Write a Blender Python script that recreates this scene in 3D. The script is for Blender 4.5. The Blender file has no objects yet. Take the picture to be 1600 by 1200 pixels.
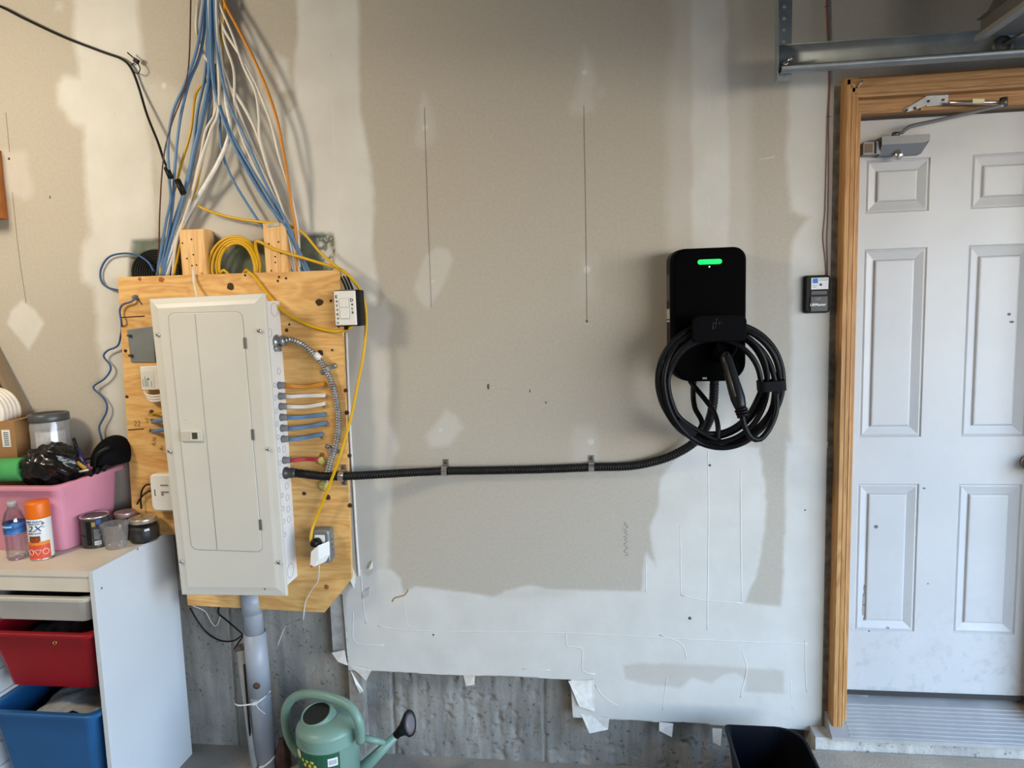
import bpy, math, random
import numpy as np
from mathutils import Vector
random.seed(7); rng = np.random.default_rng(7)
S = bpy.context.scene
COL = S.collection

# ------------------------------------------------------------------ camera
F_PX = 1080.0; CAM_D = 2.45; CAM_H = 1.76
YAW, PIT, ROL = (math.radians(v) for v in (7.3, 6.25, -1.72))
_f = np.array([-math.sin(YAW)*math.cos(PIT), math.cos(YAW)*math.cos(PIT), -math.sin(PIT)])
_r = np.array([math.cos(YAW), math.sin(YAW), 0.0]); _u = np.cross(_r, _f)
_r, _u = _r*math.cos(ROL)+_u*math.sin(ROL), _u*math.cos(ROL)-_r*math.sin(ROL)
CAM = np.array([0.0, -CAM_D, CAM_H])
cd = bpy.data.cameras.new('camera'); cam = bpy.data.objects.new('camera', cd); COL.objects.link(cam)
from mathutils import Matrix
cam.matrix_world = Matrix(((_r[0], _u[0], -_f[0], CAM[0]), (_r[1], _u[1], -_f[1], CAM[1]), (_r[2], _u[2], -_f[2], CAM[2]), (0, 0, 0, 1)))
cd.sensor_fit = 'HORIZONTAL'; cd.sensor_width = 36.0; cd.lens = F_PX/1600*36; cd.clip_start = 0.05
S.camera = cam
# ------------------------------------------------------------------ daylight, lamp, exposure
SKY = ((0.0, (1.0, .90, .75), 1.75), (.08, (.86, .92, .96), 1.35), (.24, (.42, .68, 1.0), 1.32), (1.0, (.25, .50, 1.0), 1.0)); WORLD_STR = 6.4   # clear sky, whiter and brighter towards the horizon
LAMP_LOC = (-2.3, -1.45, 2.66); LAMP_W = 66; LAMP_COL = (1.0, 0.87, 0.66)
OPEN_X = 2.35; OPEN_Y0, OPEN_Y1, OPEN_Z = -5.3, -0.55, 2.38
wd = bpy.data.worlds.new('sky'); S.world = wd; wd.use_nodes = True
bg = wd.node_tree.nodes['Background']; bg.inputs[1].default_value = WORLD_STR
_wn = wd.node_tree.nodes; _wl = wd.node_tree.links; _tc = _wn.new('ShaderNodeTexCoord'); _sp = _wn.new('ShaderNodeSeparateXYZ'); _wl.new(_tc.outputs['Generated'], _sp.inputs[0])
_cr = _wn.new('ShaderNodeValToRGB'); _wl.new(_sp.outputs['Z'], _cr.inputs[0]); _wl.new(_cr.outputs[0], bg.inputs[0])
while len(_cr.color_ramp.elements) < len(SKY): _cr.color_ramp.elements.new(.5)
for _e, (_p, _c, _k) in zip(_cr.color_ramp.elements, SKY): _e.position = _p; _e.color = (*(v*_k for v in _c), 1)
pl = bpy.data.lights.new('garage_opening_portal', 'AREA'); pl.shape = 'RECTANGLE'; pl.size = OPEN_Y1-OPEN_Y0; pl.size_y = OPEN_Z; pl.cycles.is_portal = True
po = bpy.data.objects.new('garage_opening_portal', pl); COL.objects.link(po)
po.matrix_world = Matrix(((0, 0, 1, OPEN_X-0.02), (1, 0, 0, (OPEN_Y0+OPEN_Y1)/2), (0, 1, 0, OPEN_Z/2), (0, 0, 0, 1)))
ld = bpy.data.lights.new('warm_ceiling_lamp', 'POINT'); ld.shadow_soft_size = 0.20; ld.energy = LAMP_W; ld.color = LAMP_COL
lo = bpy.data.objects.new('warm_ceiling_lamp', ld); lo.location = LAMP_LOC; COL.objects.link(lo)
vs = S.view_settings; vs.view_transform = 'Standard'; vs.look = 'None'; vs.gamma = 1; vs.use_curve_mapping = False
vs.exposure = 0.56
S.cycles.max_bounces = 8; S.cycles.diffuse_bounces = 5

# ------------------------------------------------------------------ pixel of the 1600x1200 photo -> point on a plane of the room
def _dir(px, py): return _r*(px-800)/F_PX+_u*(600-py)/F_PX+_f
def A(px, py, Y=0.0):
    d = _dir(px, py); return CAM+d*((Y-CAM[1])/d[1])
def AZ(px, py, Z=0.0):
    d = _dir(px, py); return CAM+d*((Z-CAM[2])/d[2])

# ------------------------------------------------------------------ materials
MATS = {}
def srgb(c): return tuple(((v/255)/12.92 if v/255 <= .04045 else ((v/255+.055)/1.055)**2.4) for v in c)
def mat(name, col, rough=.6, metal=0., var=.08, scale=12., bump=0., bscale=60., stretch=(1, 1, 1), emit=None, trans=0., ior=1.45, spec=.5, col2=None, detail=4, alpha=1., sharp=None, coat=0.):
    if name in MATS: return MATS[name]
    m = bpy.data.materials.new(name); m.use_nodes = True; nt = m.node_tree; N = nt.nodes; Lk = nt.links
    b = N['Principled BSDF']; b.inputs['Roughness'].default_value = rough; b.inputs['Metallic'].default_value = metal
    b.inputs['Specular IOR Level'].default_value = spec; b.inputs['IOR'].default_value = ior; b.inputs['Transmission Weight'].default_value = trans; b.inputs['Alpha'].default_value = alpha
    b.inputs['Coat Weight'].default_value = coat
    tc = N.new('ShaderNodeTexCoord'); mp = N.new('ShaderNodeMapping'); mp.inputs['Scale'].default_value = stretch; Lk.new(tc.outputs['Object'], mp.inputs[0])
    nz = N.new('ShaderNodeTexNoise'); nz.inputs['Scale'].default_value = scale; nz.inputs['Detail'].default_value = detail; Lk.new(mp.outputs[0], nz.inputs[0])
    cr = N.new('ShaderNodeValToRGB'); Lk.new(nz.outputs[0], cr.inputs[0])
    c1 = tuple(max(0, v*(1-var)) for v in col); c2 = col2 if col2 else tuple(min(1, v*(1+var)) for v in col)
    lo_, hi_ = sharp if sharp else (.3, .7)
    cr.color_ramp.elements[0].position = lo_; cr.color_ramp.elements[1].position = hi_
    cr.color_ramp.elements[0].color = (*c1, 1); cr.color_ramp.elements[1].color = (*c2, 1)
    Lk.new(cr.outputs[0], b.inputs['Base Color'])
    if bump:
        n2 = N.new('ShaderNodeTexNoise'); n2.inputs['Scale'].default_value = bscale; n2.inputs['Detail'].default_value = 5; Lk.new(mp.outputs[0], n2.inputs[0])
        bp = N.new('ShaderNodeBump'); bp.inputs['Strength'].default_value = bump; bp.inputs['Distance'].default_value = .004
        Lk.new(n2.outputs[0], bp.inputs['Height']); Lk.new(bp.outputs[0], b.inputs['Normal'])
    if emit: b.inputs['Emission Color'].default_value = (*emit[0], 1); b.inputs['Emission Strength'].default_value = emit[1]
    MATS[name] = m; return m
def glassy(name, tint=(.95, .96, .97), base=.06, rough=.05, haze=0.):
    """thin clear wall: light goes straight through, edges and highlights reflect; haze adds a milky share"""
    if name in MATS: return MATS[name]
    m = bpy.data.materials.new(name); m.use_nodes = True; nt = m.node_tree; N = nt.nodes; Lk = nt.links; N.remove(N['Principled BSDF']); out = N['Material Output']
    tr_ = N.new('ShaderNodeBsdfTransparent'); tr_.inputs[0].default_value = (*tint, 1); gl = N.new('ShaderNodeBsdfGlossy'); gl.inputs['Roughness'].default_value = rough
    nz = N.new('ShaderNodeTexNoise'); nz.inputs['Scale'].default_value = 40; lw = N.new('ShaderNodeLayerWeight'); lw.inputs[0].default_value = .25
    ad_ = N.new('ShaderNodeMath'); ad_.operation = 'MULTIPLY_ADD'; ad_.inputs[1].default_value = .5; ad_.inputs[2].default_value = base; Lk.new(lw.outputs['Fresnel'], ad_.inputs[0])
    mx = N.new('ShaderNodeMixShader'); Lk.new(ad_.outputs[0], mx.inputs[0]); Lk.new(tr_.outputs[0], mx.inputs[1]); Lk.new(gl.outputs[0], mx.inputs[2]); res = mx.outputs[0]
    if haze:
        df = N.new('ShaderNodeBsdfDiffuse'); df.inputs[0].default_value = (.75, .76, .78, 1); m2 = N.new('ShaderNodeMixShader'); m2.inputs[0].default_value = haze; Lk.new(res, m2.inputs[1]); Lk.new(df.outputs[0], m2.inputs[2]); res = m2.outputs[0]
    Lk.new(res, out.inputs[0]); MATS[name] = m; return m
def wood(name, light, dark, stretch, scale=5., rough=.55, fine=1.):
    """long grain along the axis with the small stretch value, with broad figure and fine pores"""
    if name in MATS: return MATS[name]
    m = bpy.data.materials.new(name); m.use_nodes = True; nt = m.node_tree; N = nt.nodes; Lk = nt.links; b = N['Principled BSDF']; b.inputs['Roughness'].default_value = rough
    tc = N.new('ShaderNodeTexCoord'); mp = N.new('ShaderNodeMapping'); mp.inputs['Scale'].default_value = stretch; Lk.new(tc.outputs['Object'], mp.inputs[0])
    n1 = N.new('ShaderNodeTexNoise'); n1.inputs['Scale'].default_value = scale; n1.inputs['Detail'].default_value = 3; n1.inputs['Distortion'].default_value = 1.2; Lk.new(mp.outputs[0], n1.inputs[0])
    n2 = N.new('ShaderNodeTexNoise'); n2.inputs['Scale'].default_value = scale*9; n2.inputs['Detail'].default_value = 4; Lk.new(mp.outputs[0], n2.inputs[0])
    w = N.new('ShaderNodeMath'); w.operation = 'MULTIPLY'; w.inputs[1].default_value = 9.; Lk.new(n1.outputs[0], w.inputs[0])
    fr = N.new('ShaderNodeMath'); fr.operation = 'PINGPONG'; fr.inputs[1].default_value = 1.; Lk.new(w.outputs[0], fr.inputs[0])
    mx = N.new('ShaderNodeMath'); mx.operation = 'MULTIPLY_ADD'; mx.inputs[1].default_value = .45; Lk.new(fr.outputs[0], mx.inputs[0])
    m2 = N.new('ShaderNodeMath'); m2.operation = 'MULTIPLY'; m2.inputs[1].default_value = .6*fine; Lk.new(n2.outputs[0], m2.inputs[0]); Lk.new(m2.outputs[0], mx.inputs[2])
    cr = N.new('ShaderNodeValToRGB'); cr.color_ramp.elements[0].position = .2; cr.color_ramp.elements[1].position = .8
    cr.color_ramp.elements[0].color = (*light, 1); cr.color_ramp.elements[1].color = (*dark, 1); Lk.new(mx.outputs[0], cr.inputs[0]); Lk.new(cr.outputs[0], b.inputs['Base Color'])
    MATS[name] = m; return m

# ------------------------------------------------------------------ mesh building
ORG = {}
class MB:
    def __init__(s): s.v = []; s.f = []; s.sm = []
    def add(s, vs, fs, smooth=False):
        o = len(s.v); s.v += [tuple(float(c) for c in p) for p in vs]; s.f += [tuple(i+o for i in f) for f in fs]; s.sm += [smooth]*len(fs); return s
    def box(s, x0, x1, y0, y1, z0, z1):
        v = [(x, y, z) for z in (z0, z1) for y in (y0, y1) for x in (x0, x1)]
        return s.add(v, [(0, 2, 3, 1), (4, 5, 7, 6), (0, 1, 5, 4), (2, 6, 7, 3), (0, 4, 6, 2), (1, 3, 7, 5)])
    def obox(s, c, ax, ay, az):
        """box from a centre and three half-axis vectors"""
        c, ax, ay, az = map(np.array, (c, ax, ay, az))
        v = [c+i*ax+j*ay+k*az for k in (-1, 1) for j in (-1, 1) for i in (-1, 1)]
        return s.add(v, [(0, 2, 3, 1), (4, 5, 7, 6), (0, 1, 5, 4), (2, 6, 7, 3), (0, 4, 6, 2), (1, 3, 7, 5)])
    def loft(s, rings, cap0=True, cap1=True, smooth=False, closed=True):
        n = len(rings[0]); o = len(s.v); vs = [p for r_ in rings for p in r_]; fs = []
        for i in range(len(rings)-1):
            for j in range(n if closed else n-1):
                a = i*n+j; b_ = i*n+(j+1) % n; fs.append((a, b_, b_+n, a+n))
        s.add(vs, fs, smooth)
        if cap0: s.f.append(tuple(o+j for j in reversed(range(n)))); s.sm.append(False)
        if cap1: s.f.append(tuple(o+(len(rings)-1)*n+j for j in range(n))); s.sm.append(False)
        return s
    def tube(s, pts, r, n=8, cap=True, flat=None):
        P = np.array(pts, float); m = len(P); R_ = np.full(m, r) if np.isscalar(r) else np.array(r, float)
        T = np.gradient(P, axis=0); T /= np.linalg.norm(T, axis=1)[:, None]+1e-12
        up = np.array([0, -1., 0]) if abs(T[0][1]) < .9 else np.array([0, 0, 1.])
        rings = []; N_ = np.cross(np.cross(T[0], up), T[0]); N_ /= np.linalg.norm(N_)
        for i in range(m):
            N_ = N_-T[i]*N_.dot(T[i]); N_ /= np.linalg.norm(N_)+1e-12; B_ = np.cross(T[i], N_)
            fx = flat if flat else 1.
            rings.append([P[i]+R_[i]*(math.cos(a)*N_*fx+math.sin(a)*B_) for a in (2*math.pi*k/n for k in range(n))])
        return s.loft(rings, cap, cap, True)
    def cyl(s, p0, p1, r0, r1=None, n=16, smooth=True):
        r1 = r0 if r1 is None else r1; p0, p1 = np.array(p0, float), np.array(p1, float); t = (p1-p0)/np.linalg.norm(p1-p0)
        a = np.cross(t, (0, 0, 1.) if abs(t[2]) < .9 else (1., 0, 0)); a /= np.linalg.norm(a); b_ = np.cross(t, a)
        return s.loft([[p+r*(math.cos(k*2*math.pi/n)*a+math.sin(k*2*math.pi/n)*b_) for k in range(n)] for p, r in ((p0, r0), (p1, r1))], smooth=smooth)
    def lathe(s, c, prof, n=32, axis=(0, 0, 1), cap0=True, cap1=True, sx=1.):
        """profile [(radius, distance along axis)] turned about axis through c"""
        c = np.array(c, float); t = np.array(axis, float); t /= np.linalg.norm(t)
        a = np.cross(t, (0, 1., 0) if abs(t[1]) < .9 else (1., 0, 0)); a /= np.linalg.norm(a); b_ = np.cross(t, a)
        return s.loft([[c+t*h+r*(sx*math.cos(k*2*math.pi/n)*a+math.sin(k*2*math.pi/n)*b_) for k in range(n)] for r, h in prof], cap0, cap1, True)
    def prism(s, poly, off):
        """polygon of 3-D points pushed along off, with flat caps"""
        off = np.array(off); P = [np.array(p, float) for p in poly]; return s.loft([P, [p+off for p in P]])
    def torus(s, c, R_, r, axis, n=24, m=6):
        t = np.array(axis, float); t /= np.linalg.norm(t); a = np.cross(t, (0, 1., 0) if abs(t[1]) < .9 else (1., 0, 0)); a /= np.linalg.norm(a); b_ = np.cross(t, a); c = np.array(c, float)
        rings = []
        for i in range(n+1):
            d = math.cos(2*math.pi*i/n)*a+math.sin(2*math.pi*i/n)*b_
            rings.append([c+d*(R_+r*math.cos(2*math.pi*k/m))+t*r*math.sin(2*math.pi*k/m) for k in range(m)])
        return s.loft(rings, False, False, True)
    def text(s, body, c, size, ax=(1, 0, 0), up=(0, 0, 1), depth=.0006, align='CENTER', xs=1., shear=0., wrap=None, bold=0.):
        """lettering as solid geometry; wrap = (axis point, radius) bends it round an upright cylinder"""
        cu = bpy.data.curves.new('t', 'FONT'); cu.body = body; cu.size = size; cu.align_x = align; cu.align_y = 'CENTER'; cu.extrude = depth/2; cu.shear = shear; cu.offset = bold; cu.resolution_u = 2
        o = bpy.data.objects.new('t', cu); COL.objects.link(o); dg = bpy.context.evaluated_depsgraph_get(); me = o.evaluated_get(dg).to_mesh()
        ax, up, c = map(np.array, (ax, up, c)); nr = np.cross(ax, up); vs = []
        for v in me.vertices:
            if wrap:
                ctr, rad = np.array(wrap[0]), wrap[1]; rel = np.array(c)-ctr; a0 = math.atan2(rel[1], rel[0]); a = a0+v.co.x*xs/rad; rr = rad+v.co.z+depth/2
                vs.append((ctr[0]+rr*math.cos(a), ctr[1]+rr*math.sin(a), c[2]+v.co.y))
            else: vs.append(c+ax*v.co.x*xs+up*v.co.y+nr*v.co.z)
        s.add(vs, [tuple(p.vertices) for p in me.polygons]); o.to_mesh_clear(); bpy.data.objects.remove(o); bpy.data.curves.remove(cu); return s
    def xf(s, fn): s.v = [tuple(fn(np.array(p))) for p in s.v]; return s
    def build(s, name, m, parent=None, label=None, cat=None, group=None, kind=None, bevel=0., org=None, mesh=None):
        P = np.array(s.v)
        if org is None:
            lo_, hi_ = P.min(0), P.max(0); org = np.array([(lo_[0]+hi_[0])/2, (lo_[1]+hi_[1])/2, lo_[2]])
        org = np.array(org, float); me = bpy.data.meshes.new(name); me.from_pydata([tuple(p) for p in (P-org)], [], s.f); me.polygons.foreach_set('use_smooth', s.sm)
        me.materials.append(m); me.validate(); me.update()
        import bmesh
        bm = bmesh.new(); bm.from_mesh(me); bmesh.ops.recalc_face_normals(bm, faces=bm.faces); bm.to_mesh(me); bm.free()
        o = bpy.data.objects.new(name, me); COL.objects.link(o); place(o, org, parent); tag(o, label, cat, group, kind)
        if bevel:
            b = o.modifiers.new('bevel', 'BEVEL'); b.width = bevel; b.segments = 2; b.limit_method = 'ANGLE'; b.angle_limit = math.radians(40)
        return o
def place(o, org, parent=None):
    ORG[o.name] = np.array(org, float)
    if parent: o.parent = parent; o.location = Vector(ORG[o.name]-ORG[parent.name])
    else: o.location = Vector(org)
def tag(o, label=None, cat=None, group=None, kind=None):
    for k, v in (('label', label), ('category', cat), ('group', group), ('kind', kind)):
        if v: o[k] = v
def thing(name, label, cat, loc, group=None, kind=None):
    o = bpy.data.objects.new(name, None); COL.objects.link(o); o.empty_display_size = .05; place(o, loc); tag(o, label, cat, group, kind); return o
def twin(o, org, parent):
    """a copy of a small part that shares its mesh"""
    c = o.copy(); COL.objects.link(c); place(c, org, parent); return c
def spline(pts, step=.012, closed=False):
    P = [np.array(p, float) for p in pts]; out = []
    n = len(P); rng_ = range(n if closed else n-1)
    for i in rng_:
        p1, p2 = P[i], P[(i+1) % n]; p0 = P[(i-1) % n] if closed or i > 0 else 2*p1-p2; p3 = P[(i+2) % n] if closed or i < n-2 else 2*p2-p1
        k = max(2, int(np.linalg.norm(p2-p1)/step))
        for j in range(k):
            t = j/k; out.append(.5*((2*p1)+(-p0+p2)*t+(2*p0-5*p1+4*p2-p3)*t*t+(-p0+3*p1-3*p2+p3)*t**3))
    out.append(P[0] if closed else P[-1]); return out
def rrect(x0, x1, z0, z1, r, n=5):
    """rounded rectangle in 2-D, counter-clockwise; r one radius or (bl, br, tr, tl)"""
    R4 = (r,)*4 if np.isscalar(r) else r; out = []
    for (cx, cz, a0, q) in ((x0, z0, 180, R4[0]), (x1, z0, 270, R4[1]), (x1, z1, 0, R4[2]), (x0, z1, 90, R4[3])):
        sx = 1 if cx == x0 else -1; sz = 1 if cz == z0 else -1
        for k in range(n+1):
            a = math.radians(a0+90*k/n); out.append((cx+sx*q+q*math.cos(a), cz+sz*q+q*math.sin(a)))
    return out
def slab(mb, rr, y0, y1): return mb.loft([[(x, y0, z) for x, z in rr], [(x, y1, z) for x, z in rr]])

# =================================================================== the drywall, with its joint compound
_LAT = rng.random((256, 256))
def vnoise(x, y, sc, seed=0):
    x = x*sc+seed*17.3; y = y*sc+seed*9.1; xi = np.floor(x).astype(int); yi = np.floor(y).astype(int); fx = x-xi; fy = y-yi; fx = fx*fx*(3-2*fx); fy = fy*fy*(3-2*fy)
    g = lambda i, j: _LAT[i & 255, j & 255]
    return (g(xi, yi)*(1-fx)+g(xi+1, yi)*fx)*(1-fy)+(g(xi, yi+1)*(1-fx)+g(xi+1, yi+1)*fx)*fy
def fbm(x, y, sc, seed=0, o=4): return sum(vnoise(x, y, sc*2**k, seed+k)*.5**k for k in range(o))/sum(.5**k for k in range(o))
def poly_mask(X, Z, pix, soft=.006, jit=.008):
    """coverage of an area of the wall given by the outline's photo points"""
    P = np.array([A(px, py)[[0, 2]] for px, py in pix]); out = np.zeros(X.shape)
    lo_, hi_ = P.min(0)-.05, P.max(0)+.05; sel = (X > lo_[0]) & (X < hi_[0]) & (Z > lo_[1]) & (Z < hi_[1])
    x, z = X[sel], Z[sel]; ins = np.zeros(x.shape, bool); dist = np.full(x.shape, 9.)
    for i in range(len(P)):
        a, b = P[i], P[(i+1) % len(P)]
        if a[1] != b[1]: ins ^= ((a[1] > z) != (b[1] > z)) & (x < (b[0]-a[0])*(z-a[1])/(b[1]-a[1])+a[0])
        d = b-a; t = np.clip(((x-a[0])*d[0]+(z-a[1])*d[1])/(d@d+1e-12), 0, 1); dist = np.minimum(dist, np.hypot(x-a[0]-t*d[0], z-a[1]-t*d[1]))
    sd = np.where(ins, dist, -dist)+jit*2*(fbm(x, z, 14, 3)-.5)+jit*.8*(fbm(x, z, 70, 5)-.5)
    out[sel] = np.clip(sd/soft*.5+.5, 0, 1); return out
GX0, GX1, GZ0, GZ1, GS = -2.75, 1.95, .16, 3.02, .0062
xs = np.arange(GX0, GX1+GS, GS); zs = np.arange(GZ0, GZ1+GS, GS); X, Z = np.meshgrid(xs, zs, indexing='ij')
STEPX = A(893, 1090)[0]; LEFTX = A(541, 1000)[0]; DOORX = A(1294, 700)[0]
zb = np.where(xs < LEFTX, A(400, 925)[2], np.where(xs < STEPX, np.interp(xs, [LEFTX, STEPX], [A(545, 1047)[2], A(890, 1061)[2]]), np.interp(xs, [STEPX, DOORX], [A(930, 1122)[2], A(1290, 1143)[2]])))
zb = zb+.010*(fbm(xs, xs*0, 6, 1)-.5)+.004*(fbm(xs, xs*0, 40, 2)-.5)
zb = np.where(xs > DOORX, A(1310, 140)[2], zb)
comp = np.zeros(X.shape); relief = np.zeros(X.shape)
PATCH = [  # outline in photo points, strength, edge softness, edge raggedness
 ([(112, -60), (117, 60), (124, 122), (100, 118), (88, 135), (90, 165), (110, 190), (131, 200), (134, 300), (142, 365), (128, 385), (128, 440), (146, 450), (152, 540), (170, 640), (190, 780), (260, 780), (250, 420), (243, 330), (238, 230), (224, 115), (213, -60)], .95, .016, .012),
 ([(224, 118), (300, 150), (380, 140), (452, 165), (448, 370), (205, 372), (240, 300)], .5, .03, .03),
 ([(462, -60), (466, 60), (458, 110), (464, 165), (446, 182), (450, 300), (456, 440), (590, 482), (588, 440), (581, 380), (584, 300), (575, 230), (562, 170), (560, -60)], .95, .010, .008),
 ([(375, 62), (400, 45), (412, 80), (404, 150), (380, 150)], .7, .02, .014), ([(430, 85), (450, 95), (456, 140), (436, 142)], .8, .01, .01),
 ([(540, 425), (590, 482), (600, 470), (612, 500), (605, 540), (606, 650), (622, 700), (610, 742), (607, 892), (555, 892), (540, 760)], .62, .012, .012),
 ([(540, 520), (566, 520), (572, 760), (607, 770), (607, 892), (545, 900)], .6, .014, .008),
 ([(663, 143), (656, 165), (648, 215), (650, 230), (665, 234), (681, 215), (678, 190), (670, 160)], .33, .012, .004),
 ([(912, 70), (905, 120), (900, 150), (889, 165), (893, 178), (910, 182), (927, 174), (931, 120), (925, 95)], .36, .014, .006),
 ([(930, 140), (944, 138), (946, 148), (932, 152)], .3, .012, .006),
 ([(682, 385), (664, 400), (648, 450), (655, 470), (668, 484), (690, 450), (709, 405), (700, 388)], .45, .008, .005),
 ([(905, 400), (930, 400), (932, 460), (908, 470)], .25, .03, .01),
 ([(697, 640), (665, 682), (672, 699), (700, 696), (723, 668), (712, 650)], .5, .010, .004),
 ([(893, 690), (898, 665), (928, 664), (934, 690), (928, 735), (893, 735)], .3, .016, .006),
 ([(18, 486), (10, 505), (45, 546), (69, 505), (55, 485), (35, 470)], .85, .008, .005),
 ([(2, 234), (40, 238), (53, 300), (40, 312), (2, 300)], .45, .016, .008), ([(88, 5), (100, 5), (98, 18), (86, 16)], .5, .01, .008),
 ([(1043, -60), (1054, 50), (1043, 130), (1043, 400), (1050, 700), (1172, 700), (1172, 130), (1166, -60)], .42, .02, .008),
 ([(1076, -60), (1078, 130), (1080, 400), (1080, 700), (1146, 700), (1143, 400), (1139, 130), (1136, -60)], .95, .014, .008),
 ([(1234, 108), (1229, 250), (1236, 330), (1266, 340), (1250, 358), (1240, 372), (1235, 420), (1234, 700), (1300, 700), (1300, 108)], .85, .010, .008),
 ([(1012, 695), (1090, 695), (1090, 760), (1030, 760)], .2, .05, .02),
 ([(1225, -20), (1270, -20), (1270, 90), (1235, 90)], .3, .01, .01),
 ([(1290, -60), (1390, -60), (1380, 50), (1360, 80), (1290, 80)], .25, .02, .02),
 ([(540, 935), (556, 892), (575, 900), (590, 888), (612, 890), (626, 905), (629, 928), (650, 916), (700, 922), (772, 933), (790, 922), (830, 916), (870, 921), (1003, 925), (1009, 865), (1025, 885), (1018, 850), (1014, 825), (1028, 790), (1030, 750), (1060, 712), (1095, 690), (1150, 695), (1185, 700), (1194, 760), (1196, 820), (1180, 900), (1163, 942), (1220, 948), (1224, 880), (1228, 690), (1300, 690), (1300, 1150), (890, 1150), (540, 1100)], .92, .006, .007)]
HOLE = [([(972, 1040), (1000, 1036), (1100, 1040), (1224, 1048), (1226, 1086), (1162, 1081), (1166, 1066), (1150, 1052), (1128, 1056), (1112, 1068), (1082, 1059), (1062, 1075), (1010, 1070), (976, 1062)], .62, .006, .006),
        ([(780, 930), (840, 919), (900, 923), (870, 936), (820, 938)], .3, .02, .004)]
for pix, st, so, ji in PATCH:
    m_ = poly_mask(X, Z, pix, so, ji); comp = np.maximum(comp, m_*st); relief += m_*.0010*st
for pix, st, so, ji in HOLE:
    m_ = poly_mask(X, Z, pix, so, ji); comp *= 1-m_*st; relief -= m_*.0008
for px, py, r_ in ((664, 199, .011), (914, 113, .010), (676, 440, .006), (917, 421, .012), (688, 672, .007), (923, 690, .012), (256, 134, .011), (558, 405, .008)):
    c_ = A(px, py); d_ = np.hypot(X-c_[0], Z-c_[2]); comp = np.maximum(comp, np.clip((r_-d_)/.005+.5, 0, 1))
green = poly_mask(X, Z, [(206, 376), (270, 371), (330, 366), (350, 385), (395, 382), (412, 376), (470, 364), (520, 366), (521, 445), (204, 445)], .006, .010)
smear = poly_mask(X, Z, [(495, 372), (521, 364), (523, 430), (505, 420)], .01, .02)*(fbm(X, Z, 60, 11) > .5)
comp = comp*(1-green)+green*smear*.9
relief += .0010*(fbm(X, Z, 9, 21)-.5)*(.3+comp)+.0007*(fbm(X, Z, 45, 22)-.5)*comp
edge_l = np.clip((LEFTX+.03-X)/.03, 0, 1)*(X > LEFTX-.02)
Y = -relief+green*.014
Z2 = np.maximum(Z, zb[:, None]); nx, nz_ = X.shape
idx = np.arange(nx*nz_).reshape(nx, nz_)
q = np.stack([idx[:-1, :-1], idx[1:, :-1], idx[1:, 1:], idx[:-1, 1:]], -1).reshape(-1, 4)
clip = (Z <= zb[:, None]).reshape(-1); keep = ~(clip[q].all(1)); q = q[keep]
V = np.stack([X, Y, Z2], -1).reshape(-1, 3)
# returned edge: every column's lowest point is repeated deeper in the wall
low = V.reshape(nx, nz_, 3)[:, 0].copy(); back = low.copy(); back[:, 1] = .052; nb = len(V)
V = np.vstack([V, back]); first = np.array([idx[i, np.argmax(Z2[i] > zb[i]+1e-9)-1] for i in range(nx)])
eq = np.array([(first[i], nb+i, nb+i+1, first[i+1]) for i in range(nx-1)])
q = np.vstack([q, eq])
me = bpy.data.meshes.new('wall_back'); me.vertices.add(len(V)); me.vertices.foreach_set('co', V.astype(np.float32).ravel())
me.loops.add(q.size); me.loops.foreach_set('vertex_index', q.astype(np.int32).ravel()); me.polygons.add(len(q)); me.polygons.foreach_set('loop_start', np.arange(0, q.size, 4, dtype=np.int32)); me.polygons.foreach_set('loop_total', np.full(len(q), 4, dtype=np.int32))
me.update(calc_edges=True); me.validate(); me.polygons.foreach_set('use_smooth', np.ones(len(me.polygons), bool))
for nm, arr in (('compound', comp), ('green', green)):
    at_ = me.attributes.new(nm, 'FLOAT', 'POINT'); full = np.zeros(len(me.vertices), np.float32); full[:comp.size] = arr.ravel(); full[comp.size:] = .8 if nm == 'compound' else 0; at_.data.foreach_set('value', full)
def drywall_material():
    m = bpy.data.materials.new('drywall'); m.use_nodes = True; nt = m.node_tree; N = nt.nodes; Lk = nt.links; b = N['Principled BSDF']; b.inputs['Roughness'].default_value = .75; b.inputs['Specular IOR Level'].default_value = .3
    tc = N.new('ShaderNodeTexCoord')
    def noise(sc, det=4):
        n = N.new('ShaderNodeTexNoise'); n.inputs['Scale'].default_value = sc; n.inputs['Detail'].default_value = det; Lk.new(tc.outputs['Object'], n.inputs[0]); return n
    def ramp(src, p0, c0, p1, c1):
        r = N.new('ShaderNodeValToRGB'); r.color_ramp.elements[0].position = p0; r.color_ramp.elements[1].position = p1; r.color_ramp.elements[0].color = (*c0, 1); r.color_ramp.elements[1].color = (*c1, 1); Lk.new(src, r.inputs[0]); return r
    paper = ramp(noise(90, 6).outputs[0], .3, PAPER_A, .7, PAPER_B); white = ramp(noise(7, 5).outputs[0], .3, COMP_A, .72, COMP_B); gr = ramp(noise(16, 5).outputs[0], .35, (.10, .125, .095), .7, (.20, .235, .185))
    def attr(nm): a = N.new('ShaderNodeAttribute'); a.attribute_name = nm; return a
    def mix(f, a_, b_):
        x = N.new('ShaderNodeMix'); x.data_type = 'RGBA'; Lk.new(f, x.inputs[0]); Lk.new(a_, x.inputs[6]); Lk.new(b_, x.inputs[7]); return x.outputs[2]
    c = mix(attr('green').outputs['Fac'], paper.outputs[0], gr.outputs[0]); c = mix(attr('compound').outputs['Fac'], c, white.outputs[0])
    Lk.new(c, b.inputs['Base Color'])
    n = noise(180, 3); bp = N.new('ShaderNodeBump'); bp.inputs['Strength'].default_value = .12; bp.inputs['Distance'].default_value = .002; Lk.new(n.outputs[0], bp.inputs['Height']); Lk.new(bp.outputs[0], b.inputs['Normal'])
    return m
PAPER_A, PAPER_B = (.405, .37, .315), (.44, .405, .348)
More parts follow.
